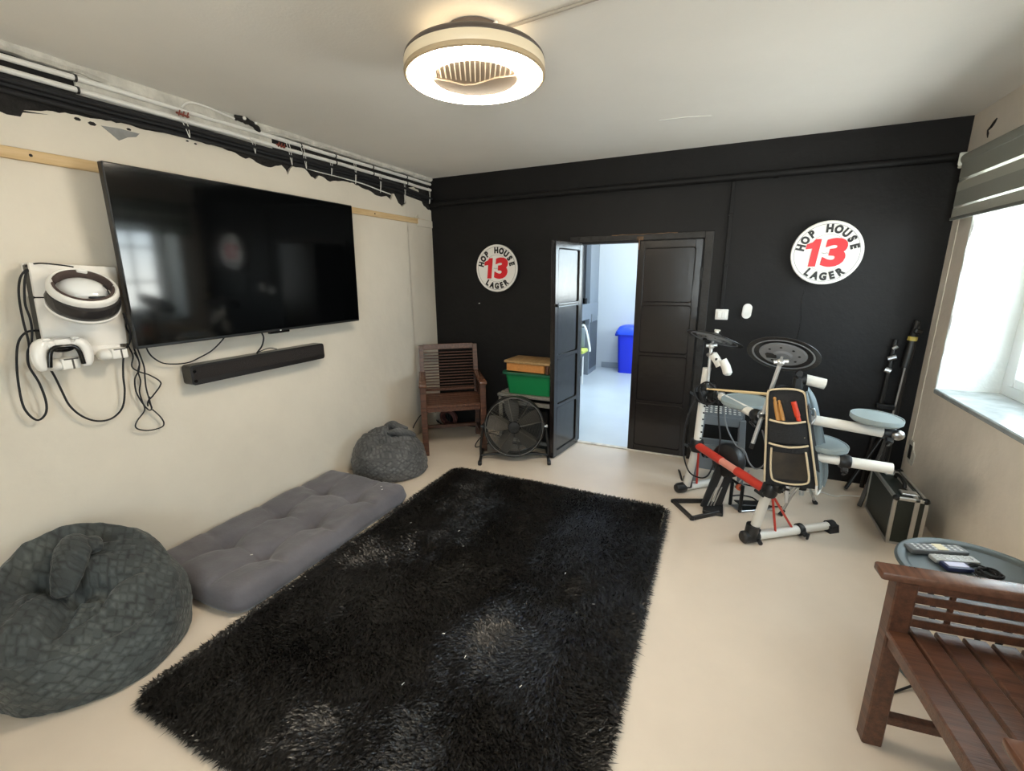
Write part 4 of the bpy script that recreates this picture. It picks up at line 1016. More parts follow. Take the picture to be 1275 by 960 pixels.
# ------------------------------------------------------------------ grey stand with green crate and wooden box
t = thing('metal_stand', 'low grey slatted metal stand against the black wall behind the fan', 'stand', (-1.47, 3.58, 0))
M_STAND = mat('worn_grey_metal', '#8f8b83', .55, .3, var=(14, .3))
for (x, y) in ((-1.715, 3.45), (-1.232, 3.45), (-1.715, 3.735), (-1.232, 3.735)):
    g = G(); g.b2((x-.014, y-.014, 0), (x+.014, y+.014, .47), .002); g.obj('leg', M_STAND, t)
g = G()
for k in range(5): y = 3.445+.072*k; g.b2((-1.735, y-.022, .47), (-1.215, y+.022, .495), .003)
g.obj('top_slats', M_STAND, t)
g = G(); g.b2((-1.70, 3.44, .40), (-1.245, 3.458, .435), .002); g.b2((-1.70, 3.727, .40), (-1.245, 3.745, .435), .002); g.b2((-1.70, 3.44, .06), (-1.245, 3.458, .09), .002); g.obj('rail', M_STAND, t)
for x, s in ((-1.715, 1), (-1.232, 1)):
    g = G(); g.b2((x-.008, 3.46, .40), (x+.008, 3.725, .43)); g.b2((x-.008, 3.46, .06), (x+.008, 3.725, .085)); g.obj('side_rail', M_STAND, t)
g = G(); g.cyl((-1.715, 3.432, .483), (-1.715, 3.446, .483), .012, 10); g.cyl((-1.232, 3.434, .15), (-1.232, 3.446, .15), .010, 10); g.obj('bolt', M_STEEL, t)
g = G(); g.b2((-1.66, 3.50, .003), (-1.29, 3.74, .36), .01); tag(g.obj('storage_box', M_BLACK), 'plain black box under the grey metal stand behind the fan', 'box')

M_GREEN = mat('green_crate_plastic', '#137a46', .4, var=(3, .08))
t = thing('storage_crate', 'green plastic storage crate on the grey metal stand', 'crate', (-1.455, 3.60, .495))
def tub(lo, hi, z0, z1, wall, inset):
    (x0, y0), (x1, y1) = lo, hi; g = G()
    A = rrect(x0+inset, x1-inset, y0+inset, y1-inset, .03, 4); B = rrect(x0, x1, y0, y1, .03, 4)
    C = rrect(x0+wall, x1-wall, y0+wall, y1-wall, .026, 4); D = rrect(x0+inset+wall, x1-inset-wall, y0+inset+wall, y1-inset-wall, .026, 4)
    n = len(A); vs = [(x, y, z0) for x, y in A]+[(x, y, z1) for x, y in B]+[(x, y, z1) for x, y in C]+[(x, y, z0+wall) for x, y in D]
    fs = [tuple(range(n-1, -1, -1)), tuple(range(3*n, 4*n))]+[(k*n+i, k*n+(i+1) % n, (k+1)*n+(i+1) % n, (k+1)*n+i) for k in range(3) for i in range(n)]
    return g.add(vs, fs)
tub((-1.672, 3.445), (-1.238, 3.765), .497, .682, .004, .022).obj('tub', M_GREEN, t)
g = G(); A = rrect(-1.695, -1.215, 3.425, 3.775, .04, 4); B = rrect(-1.67, -1.24, 3.447, 3.763, .03, 4); n_ = len(A)
vs = [(x, y, z) for z in (.672, .690) for x, y in A]+[(x, y, z) for z in (.690, .672) for x, y in B]
g.add(vs, [(k*n_+i, k*n_+(i+1) % n_, ((k+1) % 4)*n_+(i+1) % n_, ((k+1) % 4)*n_+i) for k in range(4) for i in range(n_)]); g.obj('rim', mat('dark_green_rim', '#1d5f45', .35), t)
g = G()
for x, s in ((-1.698, -1), (-1.212, 1)):
    g.tube(catmull([(x, 3.52, .68), (x+s*.012, 3.55, .668), (x+s*.014, 3.60, .664), (x+s*.012, 3.65, .668), (x, 3.68, .68)], 4), .006, 8)
g.obj('handle', mat('dark_green_rim2', '#274f3f', .4), t)
M_TANX = mat('varnished_tan_wood', '#c98a4c', .45, col2='#b97a40', var=(4, .3), stretch=(12, 1, 12))
M_LID = mat('worn_brown_board', '#a98a60', .6, col2='#8d7048', var=(5, .4), stretch=(10, 1, 10))
t = thing('wooden_box', 'flat tan wooden box lying on top of the green crate', 'box', (-1.46, 3.59, .69))
BM = Matrix.Translation((-1.455, 3.585, .693)) @ Matrix.Rotation(math.radians(-4), 4, 'Z')
g = G(); g.b2((-.205, -.12, 0), (.155, .12, .072), .003, BM); g.obj('body', M_TANX, t)
g = G(); g.b2((-.222, -.135, .072), (.212, .135, .094), .004, BM, 2); g.obj('lid', M_LID, t)
g = G(); g.b2((.168, -.10, 0), (.205, .12, .072), .003, BM); g.obj('end_block', M_LID, t)
g = G(); g.cyl(BM @ Vector((.185, -.118, .0)), BM @ Vector((.185, -.118, .070)), .017, 14); g.obj('roller', M_WOOD, t)

# ------------------------------------------------------------------ seen through the doorway
t = thing('tall_cabinet', 'dark grey tall fitted cabinet beyond the doorway', 'cabinet', (-1.85, 6.7, 0))
M_CABG = mat('slate_grey_cabinet', '#7d858d', .45); M_CABD = mat('dark_cabinet_face', '#4c535b', .5)
g = G(); g.b2((-1.95, 6.62, 0), (-1.79, 7.10, .86), .003); g.b2((-1.95, 6.12, 1.08), (-1.80, 6.20, 1.95), .002); g.b2((-1.95, 6.62, 1.08), (-1.79, 7.10, 1.96), .003); g.obj('body', M_CABG, t)
g = G(); g.b2((-1.95, 6.12, .86), (-1.785, 7.10, 1.085), .004); g.obj('worktop', M_CABG, t)
g = G(); g.b2((-1.79, 6.66, .08), (-1.782, 7.07, .80), .002); g.obj('door', M_CABD, t)
g = G(); g.cyl((-1.775, 6.70, .92), (-1.775, 6.70, .80), .008, 8); g.obj('handle', M_STEEL, t)
g = G(); g.b2((-1.94, 6.20, 1.085), (-1.86, 6.62, 1.93), .002); g.obj('dark_niche', M_BLACK, t)
g = G(); g.b2((-1.94, 6.14, .0), (-1.86, 6.62, .86), .002); g.obj('dark_recess', M_BLACK, t)
g = G(); g.cyl((-1.83, 6.50, 1.086), (-1.83, 6.50, 1.165), .03, 14); tag(g.obj('mug', M_DKMETAL), 'small dark mug on the cabinet worktop beyond the doorway', 'mug')
t = thing('high_chair', 'white child seat with a yellow-green pad beyond the doorway', 'chair', (-1.83, 5.95, 0))
g = G()
g.tube(catmull([(-1.75, 6.05, .80), (-1.70, 6.0, .83), (-1.655, 5.98, .76), (-1.60, 5.96, .56), (-1.59, 5.95, .48)], 5), .014, 8)
g.tube(catmull([(-1.95, 6.05, .80), (-1.85, 6.03, .84), (-1.75, 6.05, .80)], 5), .016, 8)
g.obj('frame', M_WHITE, t)
g = G(); g.b2((-1.92, 6.02, .52), (-1.69, 6.05, .79), .012, seg=2); g.obj('backrest', mat('grey_seat_cloth', '#8d979c', .8), t)
g = G(); g.b2((-1.93, 5.80, .46), (-1.635, 6.04, .515), .02, seg=2); g.obj('seat_pad', mat('yellow_green_pad', '#c6cf62', .6), t)
g = G(); g.b2((-1.92, 5.82, .40), (-1.68, 6.02, .46), .01); g.obj('seat_base', M_GREYP, t)
for (x, y) in ((-1.92, 5.84), (-1.70, 5.84), (-1.92, 6.0), (-1.70, 6.0)):
    g = G(); g.cyl((x, y, 0), (x, y, .41), .013, 8); g.obj('leg', M_WHITE, t)
M_BLUE = mat('blue_bin_plastic', '#1a2fd0', .35)
t = thing('wheelie_bin', 'tall blue plastic bin in the room beyond the doorway', 'bin', (-1.27, 7.10, 0))
def rloop(x0, x1, y0, y1, z, r): return [(x, y, z) for x, y in rrect(x0, x1, y0, y1, r, 4)]
g = G(); L_ = [rloop(-1.41, -1.13, 6.96, 7.24, .0, .05), rloop(-1.435, -1.105, 6.935, 7.265, .63, .05)]; n_ = len(L_[0])
g.add(L_[0]+L_[1], [tuple(range(n_-1, -1, -1)), tuple(range(n_, 2*n_))]+[(i, (i+1) % n_, n_+(i+1) % n_, n_+i) for i in range(n_)]); g.obj('body', M_BLUE, t)
M_BLUEL = mat('bright_blue_lid', '#2a52e0', .3)
g = G(); L_ = [rloop(-1.46, -1.08, 6.91, 7.27, .60, .05), rloop(-1.46, -1.08, 6.91, 7.27, .645, .05), rloop(-1.42, -1.12, 6.95, 7.24, .715, .07), rloop(-1.36, -1.18, 7.0, 7.2, .735, .07)]; 
g.add(sum(L_, []), [tuple(range(n_-1, -1, -1)), tuple(range(3*n_, 4*n_))]+[(k*n_+i, k*n_+(i+1) % n_, (k+1)*n_+(i+1) % n_, (k+1)*n_+i) for k in range(3) for i in range(n_)]); g.obj('lid', M_BLUEL, t)
g = G(); g.b2((-1.485, 7.02, .565), (-1.43, 7.16, .61), .008); g.b2((-1.2, 7.06, .735), (-1.12, 7.12, .76), .008); g.obj('handle', M_BLUE, t)

# ------------------------------------------------------------------ drum kit
M_TUBE = mat('white_rack_tube', '#e4e1da', .35); M_TUBEG = mat('pale_grey_tube', '#cfcbc4', .38); M_RED = mat('red_rack_tube', '#c0392c', .4); M_CLAMP = mat('black_clamp', '#19191a', .45)
t = thing('drum_rack', 'white and red tubular rack of the electronic drum kit', 'drum rack', (.15, 2.95, 0))
V3 = Vector
def tb(n, a, b, r, m): 
    g = G(); g.cyl(a, b, r, 16); return g.obj(n, m, t)
def clamp(c, ax, r=.036, L=.06, wing=(0, -1, 0), wl=.05):
    c = V3(c); ax = V3(ax).normalized(); w = V3(wing).normalized()
    g = G(); g.tube([c-ax*L/2, c-ax*L*.3, c+ax*L*.3, c+ax*L/2], [r*.86, r, r, r*.86], 14)
    o = ax.cross(w).normalized()
    g.beam(c+w*r*.6-o*.0, c+w*(r+.022), .020, .03, .004, up=ax)
    g.beam(c+w*(r+.028)-o*wl*.5, c+w*(r+.028)+o*wl*.5, .011, .016, .004, up=ax)
    return g.obj('clamp', M_CLAMP, t)
# right wing
RA, RB = V3((.262, 2.655, .034)), V3((.690, 2.968, .034)); dR = (RB-RA).normalized(); RM = RA.lerp(RB, .62)
tb('floor_tube', RA+dR*.02, RM, .027, M_TUBE); tb('floor_tube', RM, RB-dR*.005, .023, M_TUBEG)
clamp(RM, dR, .036, .035, (.4, -.6, -.1), .04)
g = G(); g.tube([RA-dR*.055, RA-dR*.045, RA+dR*.03, RA+dR*.045], [.026, .036, .036, .032], 16); g.cyl(RA, RA+V3((.008, 0, .075)), .036, 16); g.cyl(RA+dR*.03+V3((.02, -.03, -.01)), RA+dR*.03+V3((.028, -.055, -.014)), .012, 8); g.cyl(RA+dR*.05+V3((0, -.02, .035)), RA+dR*.05+V3((.0, -.03, .05)), .010, 8); g.obj('elbow_foot', M_CLAMP, t)
g = G(); q = RB+dR*.01; Mq = Matrix.Translation(q) @ rotm(dR); 
g.tube([q-dR*.02, q+dR*.02], .031, 14); g.prism([(-.035, -.034), (.035, -.034), (.026, .01), (-.026, .01)], -.03, .035, Matrix.Translation(q) @ Matrix((V3((dR.y, -dR.x, 0)), V3((0, 0, 1)), dR)).transposed().to_4x4()); g.obj('rubber_foot', M_RUBBER, t)
pA, pB, pC, pD = V3((.272, 2.66, .05)), V3((.322, 2.655, .34)), V3((.372, 2.66, .755)), V3((.398, 2.67, .985))
tb('post', pA, pB, .026, M_TUBEG); tb('post', pB, pD, .022, M_DKMETAL)
clamp(pB+V3((.005, 0, 0)), (pB-pA), .042, .075, (-.75, -.6, -.2), .07); clamp(pB+V3((.03, -.01, .03)), (.6, -.7, -.1), .032, .07, (.6, -.6, .1), .05)
for e in (V3((.392, 2.735, .055)), V3((.482, 2.815, .055))): tb('red_strut', pB+V3((.02, 0, -.03)), e, .0065, M_RED)
uA, uB = V3((.345, 2.655, .772)), V3((.785, 2.655, .733)); tb('upper_arm', uA, uB, .026, M_TUBE)
lA, lB = V3((.345, 2.655, .567)), V3((.832, 2.655, .553)); tb('lower_arm', lA, lA.lerp(lB, .58), .0235, M_TUBE); tb('lower_arm', lA.lerp(lB, .62), lB, .027, M_TUBE)
clamp(lA.lerp(lB, .60), lB-lA, .036, .05, (0, -.5, -.8), .05); clamp(pC, pD-pA, .04, .08, (-.8, -.6, 0), .06)
clamp(uB+V3((.006, 0, 0)), uB-uA, .031, .05, (0, -.7, -.7), .05)
g = G(); g.ball(uB+V3((.035, -.02, .0)), (.03, .02, .026), 8); g.cyl(uB+V3((.0, 0, .0)), uB+V3((-.03, .02, .062)), .012, 10); g.obj('pad_mount', M_STEEL, t)
sA, sB = V3((.412, 2.68, .966)), V3((.507, 2.68, .947)); tb('stub_tube', sA, sB, .027, M_TUBE)
g = G(); g.cyl(sA-V3((.03, 0, 0)), sA+V3((.01, 0, 0)), .034, 14); g.b2((.365, 2.645, .86), (.41, 2.70, .98), .01); g.cyl((.385, 2.63, 1.0), (.385, 2.66, 1.0), .016, 10); g.obj('clamp', M_CLAMP, t)
# front cross tubes
fA, fB = V3((.02, 3.10, .738)), V3((.228, 2.748, .727)); tb('front_arm', fA, fB, .025, M_TUBE); tb('front_arm', fB, V3((.35, 2.66, .75)), .018, M_DKMETAL)
g = G(); q = fA+V3((.01, -.01, .0)); g.box((0, 0, 0), (.06, .05, .05), .006, Matrix.Translation(q) @ rotm(fB-fA)); g.obj('pipe_end', M_STEEL, t)
clamp(fB, fB-fA, .034, .06, (-.3, -.6, -.6), .05)
rA, rB = V3((-.072, 3.135, .365)), V3((.312, 2.668, .325)); tb('red_tube', rA, rA.lerp(rB, .40), .0265, M_RED); tb('red_tube', rA.lerp(rB, .62), rB, .0265, M_RED)
tb('tube_glare', rA.lerp(rB, .39), rA.lerp(rB, .63), .023, mat('glare_pink_tube', '#d98f7f', .3))  # paler middle length paints the glare on the red tube
# left wing
LA_, LB_ = V3((-.135, 3.155, .034)), V3((.13, 3.40, .034)); dL = (LB_-LA_).normalized()
tb('floor_tube', LA_, LB_, .026, M_TUBEG)
g = G(); g.tube([LA_-dL*.065, LA_-dL*.05, LA_-dL*.0, LA_+dL*.01], [.026, .035, .035, .03], 16); g.cyl(LA_+dL*.03, LA_+dL*.03+V3((.0, 0, .07)), .032, 14); g.beam(LA_+dL*.02+V3((-.03, -.02, .05)), LA_+dL*.02+V3((-.055, -.03, .13)), .028, .012, .004); g.obj('elbow_foot', M_CLAMP, t)
g = G(); g.tube([LB_-dL*.01, LB_+dL*.04], .032, 14); g.obj('rubber_foot', M_RUBBER, t)
q0, q1, q2, q3 = V3((-.118, 3.16, .05)), V3((-.076, 3.15, .36)), V3((-.066, 3.15, .72)), V3((-.058, 3.15, .90))
tb('post', q0, q1, .026, M_TUBEG); tb('post', q1, q2, .024, M_TUBE); tb('post', q2, q3, .025, M_TUBE)
g = G()
for k in range(7): z = .42+.045*k; p_ = q1.lerp(q2, (z-.36)/.36); g.cyl(p_+V3((.018, -.022, 0)), p_+V3((.019, -.027, 0)), .006, 8)
g.obj('height_hole', M_BLACK, t)
clamp(q1, q2-q1, .044, .085, (-.8, -.5, 0), .06); clamp(q2, q3-q2, .046, .10, (-.8, -.5, .1), .07); clamp(q2+V3((.06, -.02, .0)), fB-fA, .042, .07, (.3, -.8, -.2), .06); clamp(q2+V3((.03, -.02, .055)), (1, 0, .2), .028, .09, (-.2, -.9, .3), .05)
clamp(q3+V3((.03, 0, .055)), (0, 0, 1), .026, .05, (.5, -.6, .2), .05)
tb('red_strut', q1+V3((.015, -.02, -.03)), V3((-.055, 3.205, .055)), .0075, M_RED)
g = G(); g.tube([V3((-.03, 3.13, .995)), V3((.0, 3.12, .955)), V3((.018, 3.115, .925))], .026, 14); g.obj('stub_tube', M_TUBE, t)
g = G(); g.tube([V3((.028, 3.11, .965)), V3((.052, 3.105, .925)), V3((.066, 3.10, .885)), V3((.068, 3.10, .872))], [.027, .028, .028, .018], 14); g.obj('stub_tube', M_TUBE, t)
g = G(); g.cyl(V3((-.06, 3.15, .985)), V3((-.02, 3.12, 1.0)), .013, 8); g.obj('clamp_bolt', M_STEEL, t)
# loose leads tied along the rack
def wire(pts, r, label, m=M_RUBBER): cable('cable', pts, r, m, label)
wire([(-.10, 3.11, .72), (-.15, 3.08, .55), (-.155, 3.06, .35), (-.11, 3.02, .22), (-.04, 2.98, .20), (.01, 2.94, .24), (.04, 2.99, .31)], .005, 'black lead looping from the left rack post to the kick pad')
wire([(.03, 3.08, .72), (.04, 3.04, .60), (.06, 2.95, .50), (.06, 2.96, .42), (.06, 2.99, .38)], .005, 'black lead hanging straight down to the kick pad')
wire([(.06, 3.06, .70), (.09, 3.02, .56), (.15, 2.98, .46), (.20, 2.94, .44), (.23, 2.92, .38), (.27, 2.90, .35), (.31, 2.88, .40), (.30, 2.86, .52), (.27, 2.83, .62)], .0045, 'pale grey lead drooping in a loop under the front arm', M_GREYP)
wire([(-.08, 3.10, .80), (-.12, 3.08, .76), (-.09, 3.06, .70), (-.03, 3.06, .68), (.02, 3.05, .72), (.0, 3.06, .79), (-.05, 3.08, .82), (-.09, 3.09, .77), (-.03, 3.07, .66)], .006, 'tangle of black leads round the top of the left rack post')

M_PADT = mat('grey_pad_head', '#8e999a', .55); M_CYMB = mat('black_cymbal_rubber', '#1f1f21', .38, bump=(80, .1)); M_DISH = mat('grey_cymbal_dish', '#8e9196', .4)
def pad(label, c, nrm, r, mount=None):
    t = thing('drum_pad', label, 'drum pad', c, 0, 'drum pads'); B = Matrix.Translation(c) @ rotm(nrm)
    g = G(); g.lathe([(0, .008), (r*.93, .006), (r*.95, .002), (r*.95, -.006), (0, -.006)], 40, B); g.obj('head', M_PADT, t)
    g = G(); g.lathe([(r*.945, .009), (r*.985, .010), (r, .004), (r*.99, -.012), (r*.9, -.022), (r*.945, -.012)], 40, B, closed=True); g.obj('rim', M_PADT, t)
    g = G(); g.lathe([(0, -.030), (r*.55, -.028), (r*.9, -.020), (r*.93, -.006), (0, -.006)], 32, B); g.obj('underside', M_CLAMP, t)
    if mount: g = G(); g.tube([B @ V3((0, 0, -.025)), V3(mount)], .010, 8); g.obj('mount', M_STEEL, t)
pad('round grey drum pad at the end of the upper right rack arm', (.733, 2.655, .805), (.05, -.02, 1), .108, (.752, 2.65, .752))
pad('round grey drum pad above the lower right rack arm behind the stick bag', (.553, 2.73, .618), (.10, -.06, 1), .112, (.60, 2.67, .575))
pad('round grey drum pad below the loose drumstick', (.175, 2.95, .752), (-.03, -.05, 1), .135, (.13, 2.92, .735))
def cymbal(label, c, nrm, r, rod):
    t = thing('cymbal_pad', label, 'cymbal', c, 0, 'cymbal pads'); B = Matrix.Translation(c) @ rotm(nrm)
    g = G(); g.lathe([(0, .030), (.025, .030), (.045, .020), (.06, .013), (r*.7, .006), (r, -.006), (r+.001, -.010), (r*.97, -.011), (r*.7, -.002), (.06, .0), (0, .0)], 48, B); g.obj('bow', M_CYMB, t)
    g = G(); g.lathe([(r*.80, -.008), (r*.83, -.013), (r*.86, -.010), (r*.83, -.006)], 48, B, closed=True); g.obj('underside_ring', M_DISH, t)
    g = G(); g.lathe([(0, -.022), (r*.22, -.022), (r*.28, -.014), (r*.62, -.012), (r*.66, -.006), (r*.6, -.001), (0, -.001)], 40, B); g.obj('underside_dish', M_DISH, t)
    g = G()
    for k in range(8):
        a = 2*PI*k/8; g.cyl(B @ V3((r*.45*math.cos(a), r*.45*math.sin(a), -.011)), B @ V3((r*.45*math.cos(a), r*.45*math.sin(a), -.015)), .006, 8)
    g.box((r*.3, .0, -.02), (.05, .03, .018), .004, B); g.obj('jack_box', M_CLAMP, t)
    g = G(); g.cyl(B @ V3((0, 0, .028)), B @ V3((0, 0, .052)), .013, 12); g.beam(B @ V3((-.022, 0, .05)), B @ V3((.022, 0, .05)), .010, .012, .003); g.obj('wing_nut', M_WHITEM, t)
    g = G(); g.cyl(B @ V3((0, 0, -.055)), B @ V3((0, 0, .03)), .007, 10); g.ball(B @ V3((0, 0, -.055)), .020, 8); g.cyl(B @ V3((0, 0, -.055))-V3((.03, .0, 0)), B @ V3((0, 0, -.055))+V3((.035, .0, .008)), .011, 10); g.obj('tilter', M_CHROME, t)
    g = G(); g.tube([B @ V3((0, 0, -.055)), V3(rod)], .0105, 12); e = V3(rod); d = (e-(B @ V3((0, 0, -.055)))).normalized(); g.obj('boom_rod', M_CHROME, t)
    g = G(); g.tube([e-d*.004, e+d*.028], [.0125, .012], 10); g.obj('rod_tip', M_CLAMP, t)
    return t
cymbal('black cymbal pad seen from below in the middle of the drum kit', (.308, 2.70, 1.09), (.194, .634, .827), .170, (.220, 2.70, .575))
cymbal('black cymbal pad tilted edge-on beside the right door leaf', (-.030, 3.15, 1.098), (.24, .27, .91), .172, (-.045, 3.12, .70))
g = G(); q = V3((.247, 2.70, .745)); g.ball(q, (.022, .026, .026), 10); g.cyl(q-V3((.02, .03, 0)), q+V3((.04, -.0, .015)), .010, 10); g.obj('rod_clamp', M_STEEL, bpy.data.objects['drum_rack'])
# drumstick
t = thing('drumstick', 'loose tan drumstick lying across the top of the kit left of the stick bag', 'drumstick', (.2, 2.9, .82))
a, b = V3((-.045, 2.95, .806)), V3((.375, 2.78, .846)); d = b-a
g = G(); g.tube([a+d*u for u in (0, .004, .012, .024, .03, .12, .5, .97, .99, 1)], [.002, .005, .0062, .005, .004, .0062, .0085, .0085, .007, .003], 12); g.obj('shaft', mat('pale_hickory', '#dcc090', .45), t)

# kick tower
t = thing('kick_pad', 'black kick drum tower with a round pad standing on the floor under the red tube', 'kick pad', (.06, 2.93, 0))
KC = V3((.112, 3.035, .325)); KN = V3((-.62, -.74, .12)).normalized(); KB = Matrix.Translation(KC) @ rotm(KN)
g = G(); g.lathe([(0, .028), (.07, .027), (.098, .018), (.108, .0), (.105, -.04), (.09, -.05), (0, -.05)], 36, KB, sx=1.0, sy=1.05); g.obj('pad_housing', M_CLAMP, t)
g = G(); g.lathe([(0, -.056), (.085, -.056), (.10, -.05), (.10, -.04), (0, -.04)], 36, KB); g.obj('strike_face', M_GREYP, t)
g = G(); g.lathe([(0, .030), (.014, .030), (.016, .026), (0, .026)], 20, KB @ Matrix.Translation((-.062, .0, -.003)) , sx=1, sy=2.0); g.obj('badge', mat('cream_badge', '#d9d2bd', .4), t)
rt2 = V3((.90, .43, 0)).normalized()
g = G()
for s, wv in ((-1, .052), (1, .05)):
    g.beam(V3((.045, 2.965, .0))+rt2*s*.042+V3((0, 0, .012)), KC+rt2*s*.035+V3((0, .01, -.05)), .018, wv, .003, up=rt2)
g.obj('upright', M_CLAMP, t)
g = G()
for s in (-1, 0, 1):
    g.beam(V3((.045, 2.950, .03))+rt2*s*.02, KC+rt2*s*.016+V3((0, -.0, -.10)), .004, .006, up=rt2)
g.obj('edge_strip', M_ALU, t)
g = G(); hub = [V3((.02, 2.99, .014)), V3((.085, 2.93, .014))]
tri = [V3((.0, 3.03, .016)), V3((-.185, 2.955, .012)), V3((-.055, 2.768, .012)), V3((.095, 2.905, .016))]
for a, b in zip(tri, tri[1:]): g.beam(a, b, .016, .030, .003, up=(0, 0, 1)); g.cyl((b.x, b.y, .004), (b.x, b.y, .020), .015, 10)
g.b2((.0, 2.88, .002), (.12, 3.03, .024), .004); g.obj('base_hoop', M_CLAMP, t)
g = G(); g.beam((-.15, 2.905, .021), (-.095, 2.83, .021), .008, .002); g.obj('hoop_label', M_WHITEM, t)
# pedal
t = thing('kick_pedal', 'black kick drum pedal on the floor behind the kick tower', 'pedal', (.25, 3.06, 0))
g = G(); g.beam((.19, 3.015, .012), (.39, 3.15, .006), .09, .006, .002); g.obj('base_plate', M_STEEL, t)
g = G(); g.beam((.20, 3.02, .05), (.375, 3.14, .022), .072, .008, .003); g.obj('foot_board', M_CLAMP, t)
g = G()
for s in (-1, 1):
    o = V3((-.56, .82, 0))*s*.05; g.cyl(V3((.19, 3.02, .01))+o, V3((.19, 3.02, .19))+o, .011, 8)
g.cyl(V3((.19, 3.02, .185))-V3((-.56, .82, 0))*.055, V3((.19, 3.02, .185))+V3((-.56, .82, 0))*.055, .009, 8); g.obj('pedal_frame', M_DKMETAL, t)
g = G(); g.cyl((.19, 3.02, .18), (.25, 3.06, .27), .0045, 8); g.obj('beater_rod', M_STEEL, t)
g = G(); g.lathe([(.008, -.008), (.020, -.008), (.020, .008), (.008, .008)], 16, Matrix.Translation((.20, 2.985, .175)) @ rotm((.5, -.8, .2)), closed=True); g.obj('cam_wheel', mat('orange_cam', '#b8573a', .5), t)

# snare stand behind the bag
t = thing('drum_stand', 'small chrome and black tripod stand on the floor behind the stick bag', 'stand', (.55, 3.12, 0))
g = G(); g.cyl((.56, 3.13, .13), (.555, 3.10, .50), .013, 12); g.obj('column', M_CHROME, t)
g = G(); g.cyl((.56, 3.13, .17), (.558, 3.12, .30), .024, 14); g.b2((.54, 3.09, .25), (.60, 3.13, .30), .006); g.obj('collar', M_CLAMP, t)
for e in ((.675, 3.31, .012), (.455, 3.055, .012), (.52, 3.38, .012)):
    g = G(); e = V3(e); g.tube(catmull([V3((.56, 3.13, .22)), V3((.56, 3.13, .20)).lerp(e, .5)+V3((0, 0, .03)), e], 5), .008, 8); lg = g.obj('leg', M_STEEL, t)
    g = G(); dd = (e-V3((.56, 3.13, .2))).normalized(); g.tube([e-dd*.03, e+dd*.012], [.011, .015], 10); g.obj('rubber_foot', M_RUBBER, lg)
t = thing('drum_rod', 'slim chrome rod hanging below the stick bag beside the right rack post', 'rod', (.44, 2.90, .16))
g = G(); g.tube([(.432, 2.90, .335), (.445, 2.90, .225), (.449, 2.90, .165)], [.012, .012, .009], 12); g.obj('shaft', M_CHROME, t)
g = G(); g.cyl((.40, 2.88, .335), (.47, 2.90, .33), .012, 10); g.cyl((.405, 2.87, .30), (.44, 2.90, .30), .014, 10); g.cyl((.37, 2.77, .325), (.42, 2.89, .335), .011, 10); g.obj('clamp', M_CLAMP, t)

# stick bag
M_BAGK = mat('black_bag_cloth', '#17181b', .7, bump=(200, .3)); M_PIPE = mat('cream_piping', '#d6c4a4', .7); M_BAGG = mat('grey_satin_lining', '#6f7b80', .45, bump=(40, .15)); M_MESH = mat('dark_mesh_pocket', '#3a3127', .35, col2='#1a1816', var=(9, .6))
t = thing('stick_bag', 'open black drumstick bag with cream piping hung on the rack', 'bag', (.4, 2.6, .4))
TL, TR, BL, BR = V3((.252, 2.615, .905)), V3((.412, 2.60, .918)), V3((.292, 2.615, .385)), V3((.530, 2.60, .405))
def bp(s, v, off=0.0):
    p = TL.lerp(TR, s).lerp(BL.lerp(BR, s), v)
    p.y -= .018*math.sin(PI*s)*math.sin(PI*min(1, v*1.1))+off; return p
def sheet(fn, ns, nv, th, m, n, par, sm=60):
    vs = []; fs = []
    for j in range(nv+1):
        for i in range(ns+1): vs.append(fn(i/ns, j/nv))
    k = len(vs); vs2 = vs+[p+V3(th) for p in vs]
    for j in range(nv):
        for i in range(ns):
            a = j*(ns+1)+i; fs += [(a, a+1, a+ns+2, a+ns+1), (k+a, k+a+ns+1, k+a+ns+2, k+a+1)]
    rg = list(range(ns+1))+[j*(ns+1)+ns for j in range(1, nv+1)]+[nv*(ns+1)+i for i in range(ns-1, -1, -1)]+[j*(ns+1) for j in range(nv-1, 0, -1)]
    for a, b in zip(rg, rg[1:]+rg[:1]): fs.append((a, k+a, k+b, b))
    g = G(); g.add(vs2, fs); return g.obj(n, m, par, smooth=sm)
pnl = sheet(lambda s, v: bp(s, v), 12, 24, (0, .03, 0), M_BAGK, 'panel', t)
def top_arc(s): return bp(s, 0, .004)+V3((0, 0, .012*math.sin(PI*s)))
def piping(pts, r=.0055, k=4, nm='piping'): g = G(); g.tube(catmull(pts, k), r, 8); return g.obj(nm, M_PIPE, pnl)
piping([bp(0, v, .004) for v in (.97, .8, .6, .4, .2, .04)]+[top_arc(s) for s in (.06, .3, .6, .85)]+[bp(1, v, .006) for v in (.03, .2, .4, .6, .8, .95)])
for (v0, v1, nm) in ((.29, .52, 'pocket'), (.535, .95, 'pocket')):
    sheet(lambda s, v: bp(.06+.86*s, v0+(v1-v0)*v, .016+.004*math.sin(PI*s)), 10, 8, (0, .014, 0), M_BAGK, nm, t)
    piping([bp(.06+.86*s, v0, .019+.004*math.sin(PI*s)-.0) +V3((0, 0, -.010*math.sin(PI*s))) for s in (0, .2, .5, .8, 1)])
sheet(lambda s, v: bp(.13+.72*s, .62+.29*v, .022), 8, 6, (0, .004, 0), M_MESH, 'mesh_window', t)
piping([bp(.12, .58, .022), bp(.11, .75, .023), bp(.13, .88, .024), bp(.2, .935, .024), bp(.5, .955, .024), bp(.78, .935, .024), bp(.86, .88, .024), bp(.86, .72, .023), bp(.85, .60, .022)], .005)
M_STK = mat('tan_stick_wood', '#b98548', .5)
